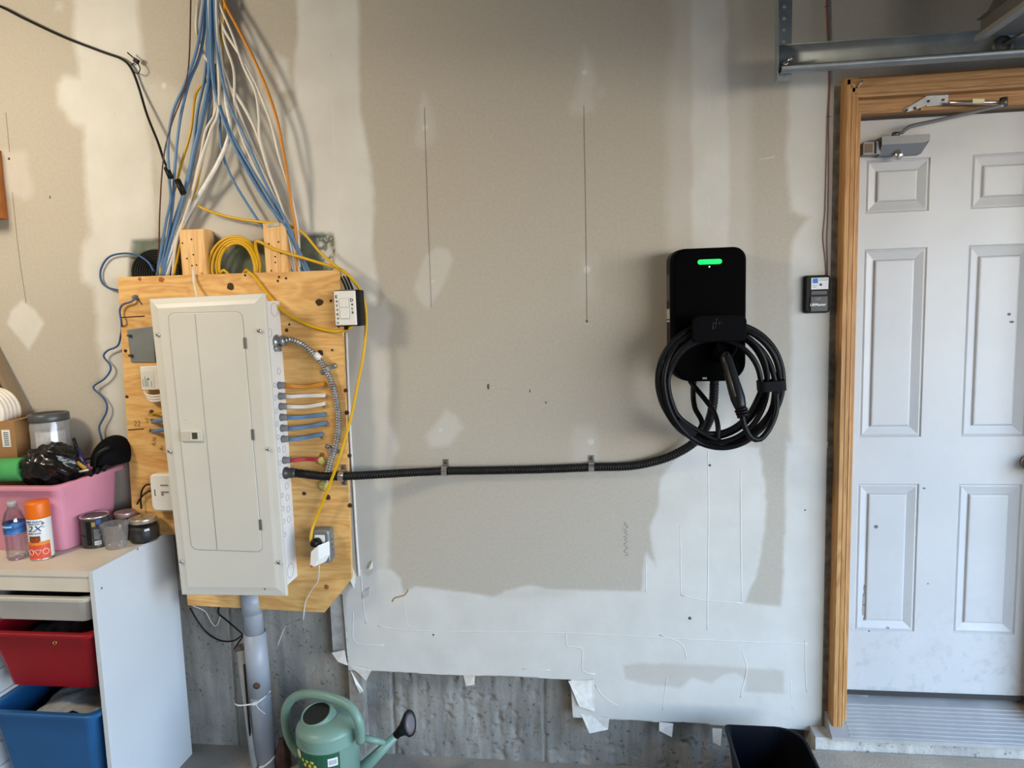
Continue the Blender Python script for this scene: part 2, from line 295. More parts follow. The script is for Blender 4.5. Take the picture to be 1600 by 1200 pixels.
COMP_A, COMP_B = (.545, .535, .50), (.615, .61, .585)
me.materials.append(drywall_material())
wall = bpy.data.objects.new('wall_back', me); COL.objects.link(wall); place(wall, (0, 0, 0)); wall['kind'] = 'structure'; wall['label'] = 'unpainted drywall with white joint compound bands and patches'
M_COMP = mat('joint_compound', (.62, .61, .585), .75, var=.06, scale=30)
M_GAP = mat('dark_gap', (.012, .011, .010), .9)
# ridges, cuts and pencil lines on the drywall
def wall_line(name, pts, r, m, flat=.5, Y=0.):
    MB().tube(spline([A(px, py, -.0008+Y) for px, py in pts], .02), r, 6, flat=flat).build(name, m, wall)
RIDGES = [[(590, 978), (640, 985), (760, 987), (910, 990), (1100, 1000), (1262, 1006)], [(1106, 690), (1107, 800), (1106, 900), (1105, 985)], [(1157, 735), (1158, 850), (1159, 942)], [(1064, 930), (1100, 938), (1160, 942)],
 [(1063, 820), (1064, 930)], [(1009, 880), (1009, 925)], [(1030, 992), (1060, 1003), (1070, 1015), (1072, 1030)], [(1160, 1018), (1167, 1045), (1160, 1075), (1157, 1090)], [(1258, 1000), (1259, 1060), (1261, 1082)],
 [(885, 990), (886, 1010), (909, 1013), (910, 1048), (930, 1053)], [(930, 1070), (942, 1088), (965, 1103)], [(552, 955), (551, 985), (556, 1005), (600, 1008)], [(564, 890), (566, 930), (572, 975)], [(517, 83), (521, 200), (527, 345), (530, 400)], [(1107, 130), (1107, 260), (1108, 385)],
 [(541, 522), (545, 600), (549, 690), (555, 770), (559, 840), (563, 900), (566, 935)], [(632, 930), (634, 960), (640, 985)], [(1118, 230), (1119, 300), (1112, 340)], [(1180, 250), (1210, 245)], [(815, 1045), (860, 1047)], [(1035, 1110), (1042, 1060)], [(1235, 1060), (1238, 1110)], [(240, 290), (236, 340)], [(175, 150), (179, 180)]]
for i, p_ in enumerate(RIDGES): wall_line('compound_ridge', p_, .0022 if i < 13 else .0016, M_COMP, .34)
wall_line('drywall_edge_bead', [(541, 520), (544, 600), (548, 690), (553, 770), (557, 840), (561, 900)], .0055, M_COMP, 1.2)
M_PENCIL = mat('pencil', (.16, .14, .115), .8)
for p_ in ([(912, 165), (915, 330), (917, 502)], [(663, 168), (668, 320), (674, 480)], [(9, 176), (15, 238)], [(19, 300), (30, 400), (41, 474)]): wall_line('pencil_line', p_, .0007, M_PENCIL, .6)
M_SMUDGE = mat('wall_smudge', (.12, .11, .09), .9)
for px, py, w_, h_ in ((763, 604, .004, .011), (828, 611, .002, .006), (853, 629, .003, .003), (917, 502, .004, .004), (1078, 966, .006, .006), (1109, 727, .005, .005), (14, 248, .005, .005), (1258, 797, .003, .003), (78, 308, .002, .006), (677, 992, .004, .004)):
    c_ = A(px, py, -.0012); MB().lathe(c_, [(.001, .0006), (1, 0)], 8, (0, -1, 0), False, True).xf(lambda p, c=c_, w=w_, h=h_: c+(p-c)*np.array([w, 1, h])).build('dark_mark', M_SMUDGE, wall)
M_STAMP = mat('stamp_ink', (.24, .23, .22), .8)
for k in range(15):
    c_ = A(977.5+1.5*((k*7) % 3)-1, 817+k*3.6, -.0012); an_ = (k*37 % 5-2)*.35; MB().obox(c_, (.0055*math.cos(an_), 0, .0055*math.sin(an_)), (0, .0003, 0), (-.0008*math.sin(an_), 0, .0011*math.cos(an_))).build('stamped_print', M_STAMP, wall)
M_PAPER = mat('torn_tape_paper', (.66, .64, .60), .8, var=.1, scale=40, bump=.4, bscale=50)
def flap(pix, Y0, Y1, label=None):
    """a torn piece of paper tape hanging from the drywall's edge, bent away from the wall"""
    n = len(pix); ys = [Y0+(Y1-Y0)*(i/(n-1)) for i in range(n)]; P = [A(px, py, ys[i]+.006*random.uniform(-1, 1)) for i, (px, py) in enumerate(pix)]; MB().prism(P, (0, .0016, 0)).build('paper_flap', M_PAPER, wall)
for fp in ([(542, 1038), (560, 1052), (572, 1064), (580, 1048), (577, 1046)], [(548, 1048), (568, 1080), (562, 1084), (556, 1070)], [(518, 1020), (538, 1016), (543, 1040), (528, 1034)], [(724, 1055), (742, 1056), (741, 1070), (728, 1072)], [(903, 1105), (930, 1120), (952, 1122), (950, 1140), (921, 1146)],
           [(1030, 1128), (1052, 1131), (1050, 1152), (1030, 1142)], [(1113, 1138), (1128, 1139), (1126, 1166), (1114, 1160)], [(888, 1064), (929, 1062), (930, 1112), (905, 1104), (893, 1075)], [(548, 880), (556, 900), (553, 920), (546, 905)], [(565, 925), (578, 918), (577, 930), (568, 936)], [(574, 880), (582, 876), (582, 888), (576, 890)]): flap(fp, -.002, -.010)
M_STRING = mat('brown_string', (.32, .22, .10), .8)
wall_line('stained_drip', [(613, 940), (617, 934), (632, 930), (638, 921)], .003, M_STRING, .5)
# side faces of the cut drywall: the framing behind it
M_FRAMING = mat('old_framing', (.28, .26, .23), .85, var=.25, scale=30, bump=.3)
fx = LEFTX
MB().box(fx, fx+.05, .004, .055, .0, A(541, 940)[2]).build('furring_strip', M_FRAMING, wall)
M_DUST = mat('dusty_strip', (.36, .35, .33), .85, var=.25, scale=25, bump=.3)
p0, p1 = A(518, 960, .02), A(541, 1045, .02); MB().box(p0[0], fx, .012, .05, A(520, 1030)[2], A(520, 930)[2]).build('furring_strip', M_DUST, wall)

# =================================================================== concrete foundation, floor and the rest of the garage
def concrete_material(name, a, b_, pits=True, warm=None):
    m = bpy.data.materials.new(name); m.use_nodes = True; nt = m.node_tree; N = nt.nodes; Lk = nt.links; b = N['Principled BSDF']; b.inputs['Roughness'].default_value = .88
    tc = N.new('ShaderNodeTexCoord')
    def noise(sc, det=6, mp=None):
        n = N.new('ShaderNodeTexNoise'); n.inputs['Scale'].default_value = sc; n.inputs['Detail'].default_value = det
        if mp: k = N.new('ShaderNodeMapping'); k.inputs['Scale'].default_value = mp; Lk.new(tc.outputs['Object'], k.inputs[0]); Lk.new(k.outputs[0], n.inputs[0])
        else: Lk.new(tc.outputs['Object'], n.inputs[0])
        return n
    n1 = noise(5); r = N.new('ShaderNodeValToRGB'); r.color_ramp.elements[0].position = .32; r.color_ramp.elements[1].position = .7; r.color_ramp.elements[0].color = (*a, 1); r.color_ramp.elements[1].color = (*b_, 1); Lk.new(n1.outputs[0], r.inputs[0])
    n2 = noise(64); r2 = N.new('ShaderNodeValToRGB'); r2.color_ramp.elements[0].position = .30; r2.color_ramp.elements[1].position = .38; r2.color_ramp.elements[0].color = (.25, .25, .25, 1); r2.color_ramp.elements[1].color = (1, 1, 1, 1); Lk.new(n2.outputs[0], r2.inputs[0])
    mx = N.new('ShaderNodeMix'); mx.data_type = 'RGBA'; mx.blend_type = 'MULTIPLY'; mx.inputs[0].default_value = .8 if pits else .25; Lk.new(r.outputs[0], mx.inputs[6]); Lk.new(r2.outputs[0], mx.inputs[7]); n4 = noise(6, 5, (5, 5, .5)); r4 = N.new('ShaderNodeValToRGB'); r4.color_ramp.elements[0].position = .35; r4.color_ramp.elements[1].position = .65; r4.color_ramp.elements[0].color = (.66, .64, .60, 1); r4.color_ramp.elements[1].color = (1.08, 1.05, 1.0, 1); Lk.new(n4.outputs[0], r4.inputs[0])
    m4 = N.new('ShaderNodeMix'); m4.data_type = 'RGBA'; m4.blend_type = 'MULTIPLY'; m4.inputs[0].default_value = .65 if pits else .0; Lk.new(mx.outputs[2], m4.inputs[6]); Lk.new(r4.outputs[0], m4.inputs[7]); Lk.new(m4.outputs[2], b.inputs['Base Color'])
    n3 = noise(110, 4); bp = N.new('ShaderNodeBump'); bp.inputs['Strength'].default_value = .5; bp.inputs['Distance'].default_value = .004; Lk.new(n3.outputs[0], bp.inputs['Height']); Lk.new(bp.outputs[0], b.inputs['Normal'])
    return m
CX = np.arange(-2.75, .95, .006); CZ = np.arange(0, .75, .006); GXc, GZc = np.meshgrid(CX, CZ, indexing='ij')
rough_ = np.clip((GXc-A(600, 1100)[0])/.05, 0, 1)
yc = .056+.004*(fbm(GXc, GZc, 7, 31)-.5)+rough_*(.012*(fbm(GXc*2.2, GZc*.35, 16, 32)-.5))+.010*np.clip(fbm(GXc, GZc, 34, 33)-.62, 0, 1)*4*(.4+rough_)
for sx_ in (A(607, 1100)[0], A(848, 1120)[0], A(356, 1100)[0]): yc += .012*np.exp(-((GXc-sx_-.008*(fbm(GXc*0, GZc, 8, 35)-.5))/.004)**2)
nxc, nzc = GXc.shape; ic = np.arange(nxc*nzc).reshape(nxc, nzc); qc = np.stack([ic[:-1, :-1], ic[1:, :-1], ic[1:, 1:], ic[:-1, 1:]], -1).reshape(-1, 4)
mc = bpy.data.meshes.new('wall_foundation'); Vc = np.stack([GXc, yc, GZc], -1).reshape(-1, 3)
mc.vertices.add(len(Vc)); mc.vertices.foreach_set('co', Vc.astype(np.float32).ravel()); mc.loops.add(qc.size); mc.loops.foreach_set('vertex_index', qc.astype(np.int32).ravel()); mc.polygons.add(len(qc)); mc.polygons.foreach_set('loop_start', np.arange(0, qc.size, 4, dtype=np.int32)); mc.polygons.foreach_set('loop_total', np.full(len(qc), 4, dtype=np.int32)); mc.update(calc_edges=True); mc.polygons.foreach_set('use_smooth', np.ones(len(qc), bool))
mc.materials.append(concrete_material('foundation_concrete', (.20, .195, .185), (.33, .32, .30)))
fo = bpy.data.objects.new('wall_foundation', mc); COL.objects.link(fo); place(fo, (0, 0, 0)); fo['kind'] = 'structure'; fo['label'] = 'bare pitted concrete foundation wall below the drywall'
M_FLOOR = concrete_material('floor_concrete', (.25, .22, .185), (.35, .31, .265), False)
MB().box(-3.2, OPEN_X+.15, -6.3, .12, -.12, 0).build('floor', M_FLOOR, kind='structure', label='bare concrete garage floor')
MB().box(OPEN_X+.15, 20, -16, 10, -.16, -.03).build('driveway', mat('asphalt', (.05, .05, .052), .9, var=.3, scale=40), kind='structure', label='dark asphalt driveway outside the vehicle opening')
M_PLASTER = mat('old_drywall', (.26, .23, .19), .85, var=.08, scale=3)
MB().box(1.93, OPEN_X+.15, 0, .104, 0, 3.1).build('wall_side', M_PLASTER, kind='structure', label='strip of drywall between the entry door and the garage opening')
MB().box(-3.3, 2.6, .105, .20, 0, 3.1).build('wall_backing', M_PLASTER, kind='structure', label='framing and sheathing hidden behind the drywall')
MB().box(-3.35, -3.2, -6.3, .06, 0, 3.1).build('wall_left', M_PLASTER, kind='structure', label='plain garage wall beyond the storage unit')
MB().box(-3.35, 2.6, -6.45, -6.3, 0, 3.1).build('wall_front', M_PLASTER, kind='structure', label='plain garage wall opposite')
wr = MB(); wr.box(OPEN_X, OPEN_X+.15, OPEN_Y1, .06, 0, 3.1); wr.box(OPEN_X, OPEN_X+.15, -6.3, OPEN_Y0, 0, 3.1); wr.box(OPEN_X, OPEN_X+.15, OPEN_Y0, OPEN_Y1, OPEN_Z, 3.1)
wr.build('wall_right', M_PLASTER, kind='structure', label='garage front wall with the vehicle opening')
MB().box(-3.35, 2.6, -6.45, .2, 3.05, 3.15).build('ceiling', M_PLASTER, kind='structure', label='garage ceiling of bare drywall')

# =================================================================== the door
DY = .045
M_DOOR = mat('door_white', (.50, .50, .50), .42, var=.04, scale=4)
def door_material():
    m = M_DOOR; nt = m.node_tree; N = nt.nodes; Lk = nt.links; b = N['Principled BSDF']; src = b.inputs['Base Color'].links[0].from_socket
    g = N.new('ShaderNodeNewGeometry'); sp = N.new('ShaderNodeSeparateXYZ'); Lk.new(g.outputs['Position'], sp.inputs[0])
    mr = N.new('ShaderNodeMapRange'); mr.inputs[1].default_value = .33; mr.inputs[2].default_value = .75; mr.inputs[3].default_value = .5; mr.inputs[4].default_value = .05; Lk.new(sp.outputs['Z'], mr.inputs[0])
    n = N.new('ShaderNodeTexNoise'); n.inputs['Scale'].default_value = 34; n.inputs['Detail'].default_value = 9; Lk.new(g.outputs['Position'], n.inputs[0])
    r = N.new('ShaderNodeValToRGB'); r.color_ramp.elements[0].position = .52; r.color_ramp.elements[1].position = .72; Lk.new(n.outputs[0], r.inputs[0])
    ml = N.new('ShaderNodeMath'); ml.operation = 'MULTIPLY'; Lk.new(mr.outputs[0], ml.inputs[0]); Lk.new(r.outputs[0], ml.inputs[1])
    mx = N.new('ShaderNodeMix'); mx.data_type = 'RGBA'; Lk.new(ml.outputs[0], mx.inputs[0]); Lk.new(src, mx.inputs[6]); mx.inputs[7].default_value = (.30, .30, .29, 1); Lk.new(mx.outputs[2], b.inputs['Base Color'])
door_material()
dx0 = A(1333, 400, DY)[0]-.012; dz1 = A(1400, 186, DY)[2]; dz0 = A(1400, 1080, DY)[2]
cx = [A(1346, 540, DY)[0], A(1444, 540, DY)[0], A(1507, 540, DY)[0]]; cx.append(cx[2]+cx[1]-cx[0]); dx1 = cx[3]+(cx[0]-dx0)
rz = [(A(1395, 332, DY)[2], A(1395, 248, DY)[2]), (A(1390, 683, DY)[2], A(1395, 388, DY)[2]), (A(1372, 986, DY)[2], A(1380, 756, DY)[2])]
door = thing('door_1', 'white six-panel entry door in a wooden frame', None, ((dx0+dx1)/2, DY, dz0), kind='structure')
sl = MB(); xb = [dx0, cx[0], cx[1], cx[2], cx[3], dx1]; zbk = [dz0, rz[2][0], rz[2][1], rz[1][0], rz[1][1], rz[0][0], rz[0][1], dz1]
for i in range(5):
    for j in range(7):
        if i in (1, 3) and j in (1, 3, 5): continue
        sl.add([(xb[i], DY, zbk[j]), (xb[i+1], DY, zbk[j]), (xb[i+1], DY, zbk[j+1]), (xb[i], DY, zbk[j+1])], [(0, 1, 2, 3)])
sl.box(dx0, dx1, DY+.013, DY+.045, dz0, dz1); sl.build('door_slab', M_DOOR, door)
for c0, c1 in ((cx[0], cx[1]), (cx[2], cx[3])):
    for z0, z1 in rz:
        def rect(i, y): return [(c0+i, DY+y, z0+i), (c1-i, DY+y, z0+i), (c1-i, DY+y, z1-i), (c0+i, DY+y, z1-i)]
        MB().loft([rect(0, 0), rect(.004, .005), rect(.010, .002), rect(.030, .009), rect(.036, .011), rect(.040, .004), rect(.044, .003)], False, True).build('door_panel', M_DOOR, door)
M_MARK = mat('scuff', (.15, .15, .15), .8)
for px, py, w_, h_ in ((1369, 823, .007, .007), (1577, 491, .006, .005), (1581, 503, .008, .004), (1358, 986, .004, .003), (1388, 981, .003, .003), (1450, 912, .003, .003), (1444, 763, .006, .003)):
    c_ = A(px, py, DY+.0022 if py in (823, 491, 503) else DY-.0006); MB().lathe(c_, [(1, 0), (.6, .0005)], 7, (0, -1, 0), False, True).xf(lambda p, c=c_, w=w_, h=h_: c+(p-c)*np.array([w, 1, h])).build('scuff_mark', M_MARK, door)
M_STRIP = mat('weatherstrip', (.03, .03, .032), .7)
MB().box(dx0, dx1, DY-.004, DY+.04, dz1, dz1+.008).build('weatherstrip', M_STRIP, door)
MB().box(dx0, dx1, DY-.006, DY+.04, dz0-.016, dz0).build('door_sweep', M_STRIP, door)
M_PINE_V = wood('pine_upright', srgb((192, 148, 92)), srgb((156, 106, 56)), (14, 14, .7), 3.2)
M_PINE_H = wood('pine_level', srgb((180, 136, 84)), srgb((146, 100, 56)), (.7, 14, 14), 3.2)
# left casing: three fluted strips, each its own piece; heights follow the wall line
CY = -.052; kx0 = A(1312, 600, CY)[0]; kx1 = A(1331, 600, CY)[0]; kz0 = A(1300, 1146, CY)[2]; kz1 = A(1320, 122, CY)[2]
cas = MB(); w_ = kx1-kx0
prof = [(0, .052), (0, .006), (.004, 0), (w_*.34, 0), (w_*.39, .0022), (w_*.46, .0022), (w_*.51, .0004), (w_*.72, .0004), (w_*.77, .0026), (w_*.83, .0026), (w_*.88, .0008), (w_, .003), (w_, .09)]
cas.loft([[(kx0+a, CY+b_, z) for a, b_ in prof] for z in (kz0, kz1)]); cas.build('casing', M_PINE_V, door)
hz1 = A(1330, 121, CY)[2]; hh = .062
MB().loft([[(x, CY+b_, hz1-a*hh/w_) for a, b_ in prof] for x in (kx0+.004, dx1+.08)]).build('head_casing', M_PINE_H, door)
MB().box(kx1-.005, dx1+.03, -.012, .09, dz1+.008, hz1-.03).build('head_jamb', M_PINE_H, door)
MB().box(kx1-.012, dx0, -.03, .10, kz0, dz1+.01).build('side_jamb', M_PINE_V, door)
MB().box(dx1, dx1+.035, -.03, .10, kz0, dz1+.01).build('side_jamb', M_PINE_V, door)
MB().loft([[(dx1+.01+w_-a, CY+b_, z) for a, b_ in prof] for z in (kz0, kz1)]).build('casing', M_PINE_V, door)
M_GAPD = mat('rough_gap', (.17, .15, .13), .95, var=.4, scale=30, bump=.5)
MB().box(DOORX-.004, kx0, -.0015, .06, .05, hz1-.01).build('shim_gap', M_GAPD, door)
M_ALU = mat('sill_aluminium', (.50, .50, .50), .38, .55, var=.12, scale=9)
sy0, sy1 = DY+.03, -.085; sz0 = dz0-.018; sz1 = A(1450, 1159, sy1)[2]
sil = MB().prism([(kx0-.01, sy0, sz0), (kx0-.01, sy1, sz1), (kx0-.01, sy1, sz1-.012), (kx0-.01, sy0, sz1-.012)], (dx1+.05-kx0, 0, 0)); so = sil.build('sill', M_ALU, door)
for k in range(9):
    t = .30+.65*k/8; yy = sy0+(sy1-sy0)*t; zz = sz0+(sz1-sz0)*t
    MB().obox(((kx0+dx1)/2+.03, yy, zz+.0006), ((dx1-kx0)/2-.02, 0, 0), (0, .0026, (sz1-sz0)/(sy1-sy0)*.0026), (0, 0, .0014)).build('tread_rib', M_ALU, so)
M_CURB = concrete_material('curb_concrete', (.34, .335, .32), (.58, .57, .55)); zl = A(1450, 1187, -.10)[2]
MB().box(kx0-.06, dx1+.3, -.07, .1, 0, sz1-.012).build('curb', M_CURB, door)
M_HANDLE = mat('lever_metal', (.35, .33, .30), .35, .9)
hx = dx1-.030; hz_ = A(1590, 722, DY)[2]
hd = MB().cyl((hx, DY, hz_), (hx, DY-.012, hz_), .028).build('handle_rose', M_HANDLE, door); MB().lathe((hx, DY-.010, hz_), [(.010, 0), (.011, .02), (.024, .032), (.027, .045), (.022, .058), (.006, .063)], 20, (0, -1, 0)).build('knob', M_HANDLE, hd)
M_STEP = concrete_material('step_concrete', (.36, .29, .22), (.47, .39, .30), False)
MB().box(kx0-.10, dx1+.25, -.95, -.07, 0, zl).build('landing_step', M_STEP, kind='structure', label='low tan concrete landing in front of the door', bevel=.008)

# =================================================================== door closer
M_CLOS = mat('closer_silver', (.20, .20, .205), .42, .4, var=.05)
M_STEEL = mat('bright_steel', (.62, .62, .63), .25, .95, var=.08, scale=30)
M_ZINC = mat('zinc_steel', (.34, .35, .36), .4, .85, var=.18, scale=26)
M_DARKM = mat('dark_steel', (.10, .10, .10), .45, .7)
M_BLACK = mat('black_plastic', (.006, .006, .0065), .45, var=.2, spec=.25)
M_WHITEP = mat('white_plastic', (.72, .71, .68), .4, var=.03)
cl = thing('door_closer', 'silver hydraulic door closer with folding arm at the door top', 'door closer', A(1400, 230, DY))
Yc = DY-.055; a0, a1 = A(1378, 225, Yc), A(1453, 222, Yc); zt, zbm = A(1400, 212, Yc)[2], A(1400, 240, Yc)[2]
x0, x1 = a0[0], a1[0]; zm = (zt+zbm)/2+.002
MB().loft([[(x, y, z) for y, z in sec] for x, sec in ((x0, [(DY-.001, zt), (Yc, zt), (Yc, zm), (Yc+.022, zbm), (DY-.001, zbm)]), (x1-.016, [(DY-.001, zt), (Yc, zt), (Yc, zm), (Yc+.022, zbm), (DY-.001, zbm)]), (x1, [(DY-.001, zt), (Yc, zt), (Yc, zm+.006), (Yc+.012, zm), (DY-.001, zm)]))]).build('cover', M_CLOS, cl)
xb0 = A(1347, 232, DY-.03)[0]; MB().box(xb0, x0+.002, DY-.042, DY-.001, zbm+.004, zt-.012).build('cylinder_body', M_CLOS, cl)
M_BRN = mat('closer_sticker', (.16, .11, .06), .6); st_ = MB().box(xb0+.004, xb0+.028, DY-.0432, DY-.042, zbm+.010, zt-.018).build('sticker', M_BRN, cl)
MB().box(xb0+.034, xb0+.040, DY-.0435, DY-.041, zbm+.006, zt-.014).build('band', M_BLACK, cl)
pk = A(1403, 240, Yc+.02); MB().lathe(pk, [(.014, 0), (.016, .004), (.015, .012), (.008, .020), (.002, .023)], 16, (0, -.5, -1)).build('pinion_cap', M_STEEL, cl)
e0 = A(1396, 209, Yc+.02); e1 = A(1410, 207, Yc+.01); e2 = A(1421, 198, Yc); e3 = A(1568, 164, Yc-.06)
MB().cyl(A(1399, 213, Yc+.015), A(1399, 207, Yc+.015), .013, .010).build('pinion_nut', M_DARKM, cl)
MB().tube(spline([e0, e1, e2, A(1470, 187, Yc-.02), e3], .01), .006, 8, flat=.6).build('main_arm', M_CLOS, cl)
jt = A(1568, 160, -.06); MB().cyl(jt+np.array([0, 0, -.014]), jt+np.array([0, 0, .014]), .011).build('elbow_joint', M_DARKM, cl)
br0 = A(1483, 160, -.04); MB().tube([br0, jt], .0055, 10).build('forearm_rod', M_STEEL, cl)
tg = (br0*.35+jt*.65); d_ = (jt-br0)/np.linalg.norm(jt-br0); MB().obox(tg+np.array([-.02, -.007, .004]), d_*.016, (0, .001, 0), (0, 0, .006)).build('paper_tag', mat('cream_tag', (.75, .66, .38), .7), cl)
q1 = [A(1442, 158, -.018), A(1447, 150, -.018), A(1482, 148, -.018), A(1481, 164, -.018), A(1448, 166, -.018)]
brk = MB().prism(q1, (0, .006, 0)).build('arm_bracket', M_ZINC, cl)
MB().prism([A(1445, 152, -.018), A(1446, 165, -.018), A(1418, 175, -.016), A(1411, 172, -.016)], (0, .004, 0)).build('bracket_foot', M_ZINC, cl)
for px, py in ((1451, 158), (1474, 156), (1430, 169), (1437, 171), (1417, 172)): MB().cyl(A(px, py, -.0185), A(px, py, -.021), .004, n=8).build('screw', M_DARKM, brk)
sp_ = A(1384, 147, -.012); MB().lathe(sp_, [(.012, 0), (.011, .010), (.006, .013)], 12, (0, -1, 0)).build('door_bumper', mat('clear_bumper', (.72, .66, .58), .3, trans=.3), None, 'small clear rubber bumper stuck on the wooden door head', 'bumper')
nl = A(1340, 138, CY-.002); MB().tube([nl, nl+np.array([.012, -.006, .022])], .0024, 6).build('nail', M_STEEL, None, 'bent nail sticking out of the door casing corner', 'nail')

# =================================================================== garage door, its track and hanger
TY = -.2; tx0 = A(1216, 100, TY)[0]; tz0, tz1 = A(1216, 117, TY)[2], A(1216, 74, TY)[2]
tr = thing('garage_door_track', 'galvanised horizontal garage door track above the entry door', 'door track', (tx0, TY, tz0))
M_GALV = mat('galvanised', (.26, .29, .31), .46, .6, var=.16, scale=14); H_ = tz1-tz0
sec = [(TY-.040, .012), (TY-.044, .006), (TY-.040, 0), (TY-.030, -.003), (TY-.004, 0), (TY, .006), (TY, H_*.72), (TY-.004, H_*.80), (TY-.016, H_*.98), (TY-.020, H_)]
inn = [(y+.0025*(1 if i > 4 else .2), z+(.0025 if i <= 4 else 0)) for i, (y, z) in enumerate(sec)]
MB().loft([[(x, y, tz0+z) for y, z in sec+inn[::-1]] for x in (tx0, 2.3)], smooth=True).build('track_rail', M_GALV, tr)
hgw = .045; hx0 = tx0-.006; hang = MB(); cell = .033; zz = tz0-.02
while zz < 3.05:
    c = np.array([hx0+hgw/2, TY+.004, zz+cell/2]); hw, hh_ = hgw/2, cell/2; sq = [(-hw, -hh_), (0, -hh_), (hw, -hh_), (hw, 0), (hw, hh_), (0, hh_), (-hw, hh_), (-hw, 0)]; ci = [(.0055*math.cos(a), .0055*math.sin(a)) for a in (math.radians(225+45*k) for k in range(8))]
    vsq = [c+np.array([a, 0, b_]) for a, b_ in sq]+[c+np.array([a, 0, b_]) for a, b_ in ci]; hang.add(vsq+[v+np.array([0, .003, 0]) for v in vsq], [(k, (k+1) % 8, 8+(k+1) % 8, 8+k) for k in range(8)]+[(16+k, 24+k, 24+(k+1) % 8, 16+(k+1) % 8) for k in range(8)]+[(8+k, 8+(k+1) % 8, 24+(k+1) % 8, 24+k) for k in range(8)]); zz += cell
hang.box(hx0-.003, hx0, TY-.03, TY+.007, tz0-.02, zz); hg = hang.build('perforated_hanger', M_GALV, tr)
bt = A(1225, 102, TY-.004); MB().cyl(bt, bt+np.array([.004, -.012, .002]), .010, .009, 6).build('bolt_nut', M_STEEL, tr); MB().tube([bt, bt+np.array([.016, -.030, .012])], .0045, 8).build('bolt', M_STEEL, tr)
gx = A(1532, 40, -.26)[0]; gz = A(1515, 62, -.26)[2]-.0
gd = thing('garage_door', 'raised sectional garage door stored under the ceiling', 'garage door', (gx, -.26, gz))
M_GD = mat('garage_door_grey', (.11, .108, .10), .5, var=.1, scale=6)
MB().box(gx, 2.32, -5.2, -.26, gz+.004, gz+.05).build('door_section', M_GD, gd)
M_GD2 = mat('garage_door_edge', (.27, .265, .25), .5, .3); MB().box(gx-.012, gx+.012, -5.2, -.255, gz-.004, gz+.010).build('edge_rail', M_GD2, gd)
MB().box(gx+.16, gx+.22, -5.2, -.34, gz-.035, gz+.004).build('stiffener', M_GD, gd); MB().prism([(gx-.015, -.262, gz+.05), (gx+.12, -.262, gz+.05), (gx+.17, -.262, gz+.14), (gx+.03, -.262, gz+.14)], (0, -.06, 0)).build('corner_bracket', M_GD2, gd)
rl = A(1566, 72, -.225); ro = MB().lathe(rl, [(.012, -.012), (.026, -.012), (.028, -.006), (.028, .004), (.025, .008), (.018, .008), (.015, .004), (.008, .006)], 24, (0, -1, 0)).build('roller', M_DARKM, gd)
MB().cyl(rl, rl+np.array([.10, -.16, .05]), .007).build('roller_stem', M_ZINC, gd); MB().prism([rl+np.array([.06, -.05, .0]), rl+np.array([.2, -.05, .0]), rl+np.array([.2, -.05, .14]), rl+np.array([.09, -.05, .14])], (0, -.02, 0)).build('roller_bracket', M_GALV, gd)

# =================================================================== plywood board and its studs
PY = -.075
M_PLY = wood('plywood_face', srgb((222, 182, 116)), srgb((196, 144, 80)), (.9, 6, 5.), 2.4)
M_PLYE = mat('plywood_edge', srgb((150, 104, 62)), .7, var=.25, scale=60, stretch=(1, 1, .2))
pbd = thing('plywood_board', 'large yellowish plywood mounting board behind the electrical panel', 'plywood board', A(380, 950, PY))
pp = [A(x, y, PY) for x, y in ((184, 433), (531, 422), (540, 640), (549, 905), (507, 957), (303, 946))]
_xn = A(292, 930, PY)[0]; _pl = A(208, 826, PY); pp[-1][0] = _xn; pp += [np.array([_xn, PY, .9415]), np.array([_pl[0], PY, .9415])]
MB().prism(pp, (0, .018, 0)).build('board', M_PLY, pbd)
M_KNOT = mat('knot', (.045, .022, .010), .8); M_KNOT2 = mat('pale_knot', srgb((150, 88, 40)), .7, var=.2, scale=60)
k0 = MB().lathe((0, 0, 0), [(1, 0), (.7, .0006)], 9, (0, -1, 0), False, True)
for px, py, r_ in ((360, 448, 6), (499, 472, 6), (517, 470, 2.5), (500, 552, 5.2), (519, 547, 2), (447, 435, 2), (434, 439, 2), (383, 430, 2), (252, 437, 4.5), (218, 436, 3), (540, 610, 3.5), (542, 645, 3.5), (546, 712, 3.5), (547, 790, 4), (436, 433, 2), (452, 507, 2), (475, 771, 3.5), (512, 777, 5), (510, 917, 4.2), (448, 516, 3), (503, 711, 4.5), (198, 620, 3), (196, 548, 3)):
    c_ = A(px, py, PY-.0006); s_ = r_/425
    MB().add(*[[(c_+np.array(v)*np.array([s_*random.uniform(.85, 1.2), 1, s_*random.uniform(.8, 1.1)])) for v in k0.v], k0.f]).build('knot_hole', M_KNOT if py not in (917, 711, 436, 437) else M_KNOT2, pbd)
for a_, b_ in (((190, 496), (226, 494)), ((200, 672), (225, 670)), ((215, 466), (222, 476)), ((420, 470), (432, 474))): MB().tube([A(*a_, PY-.0004), A(*b_, PY-.0004)], .0022, 6, flat=.4).build('saw_cut', M_KNOT, pbd)
MB().text('22', A(214, 662, PY-.0008), .030, depth=.0005, shear=.1).build('pencil_number', mat('brown_pencil', (.22, .12, .05), .8), pbd)
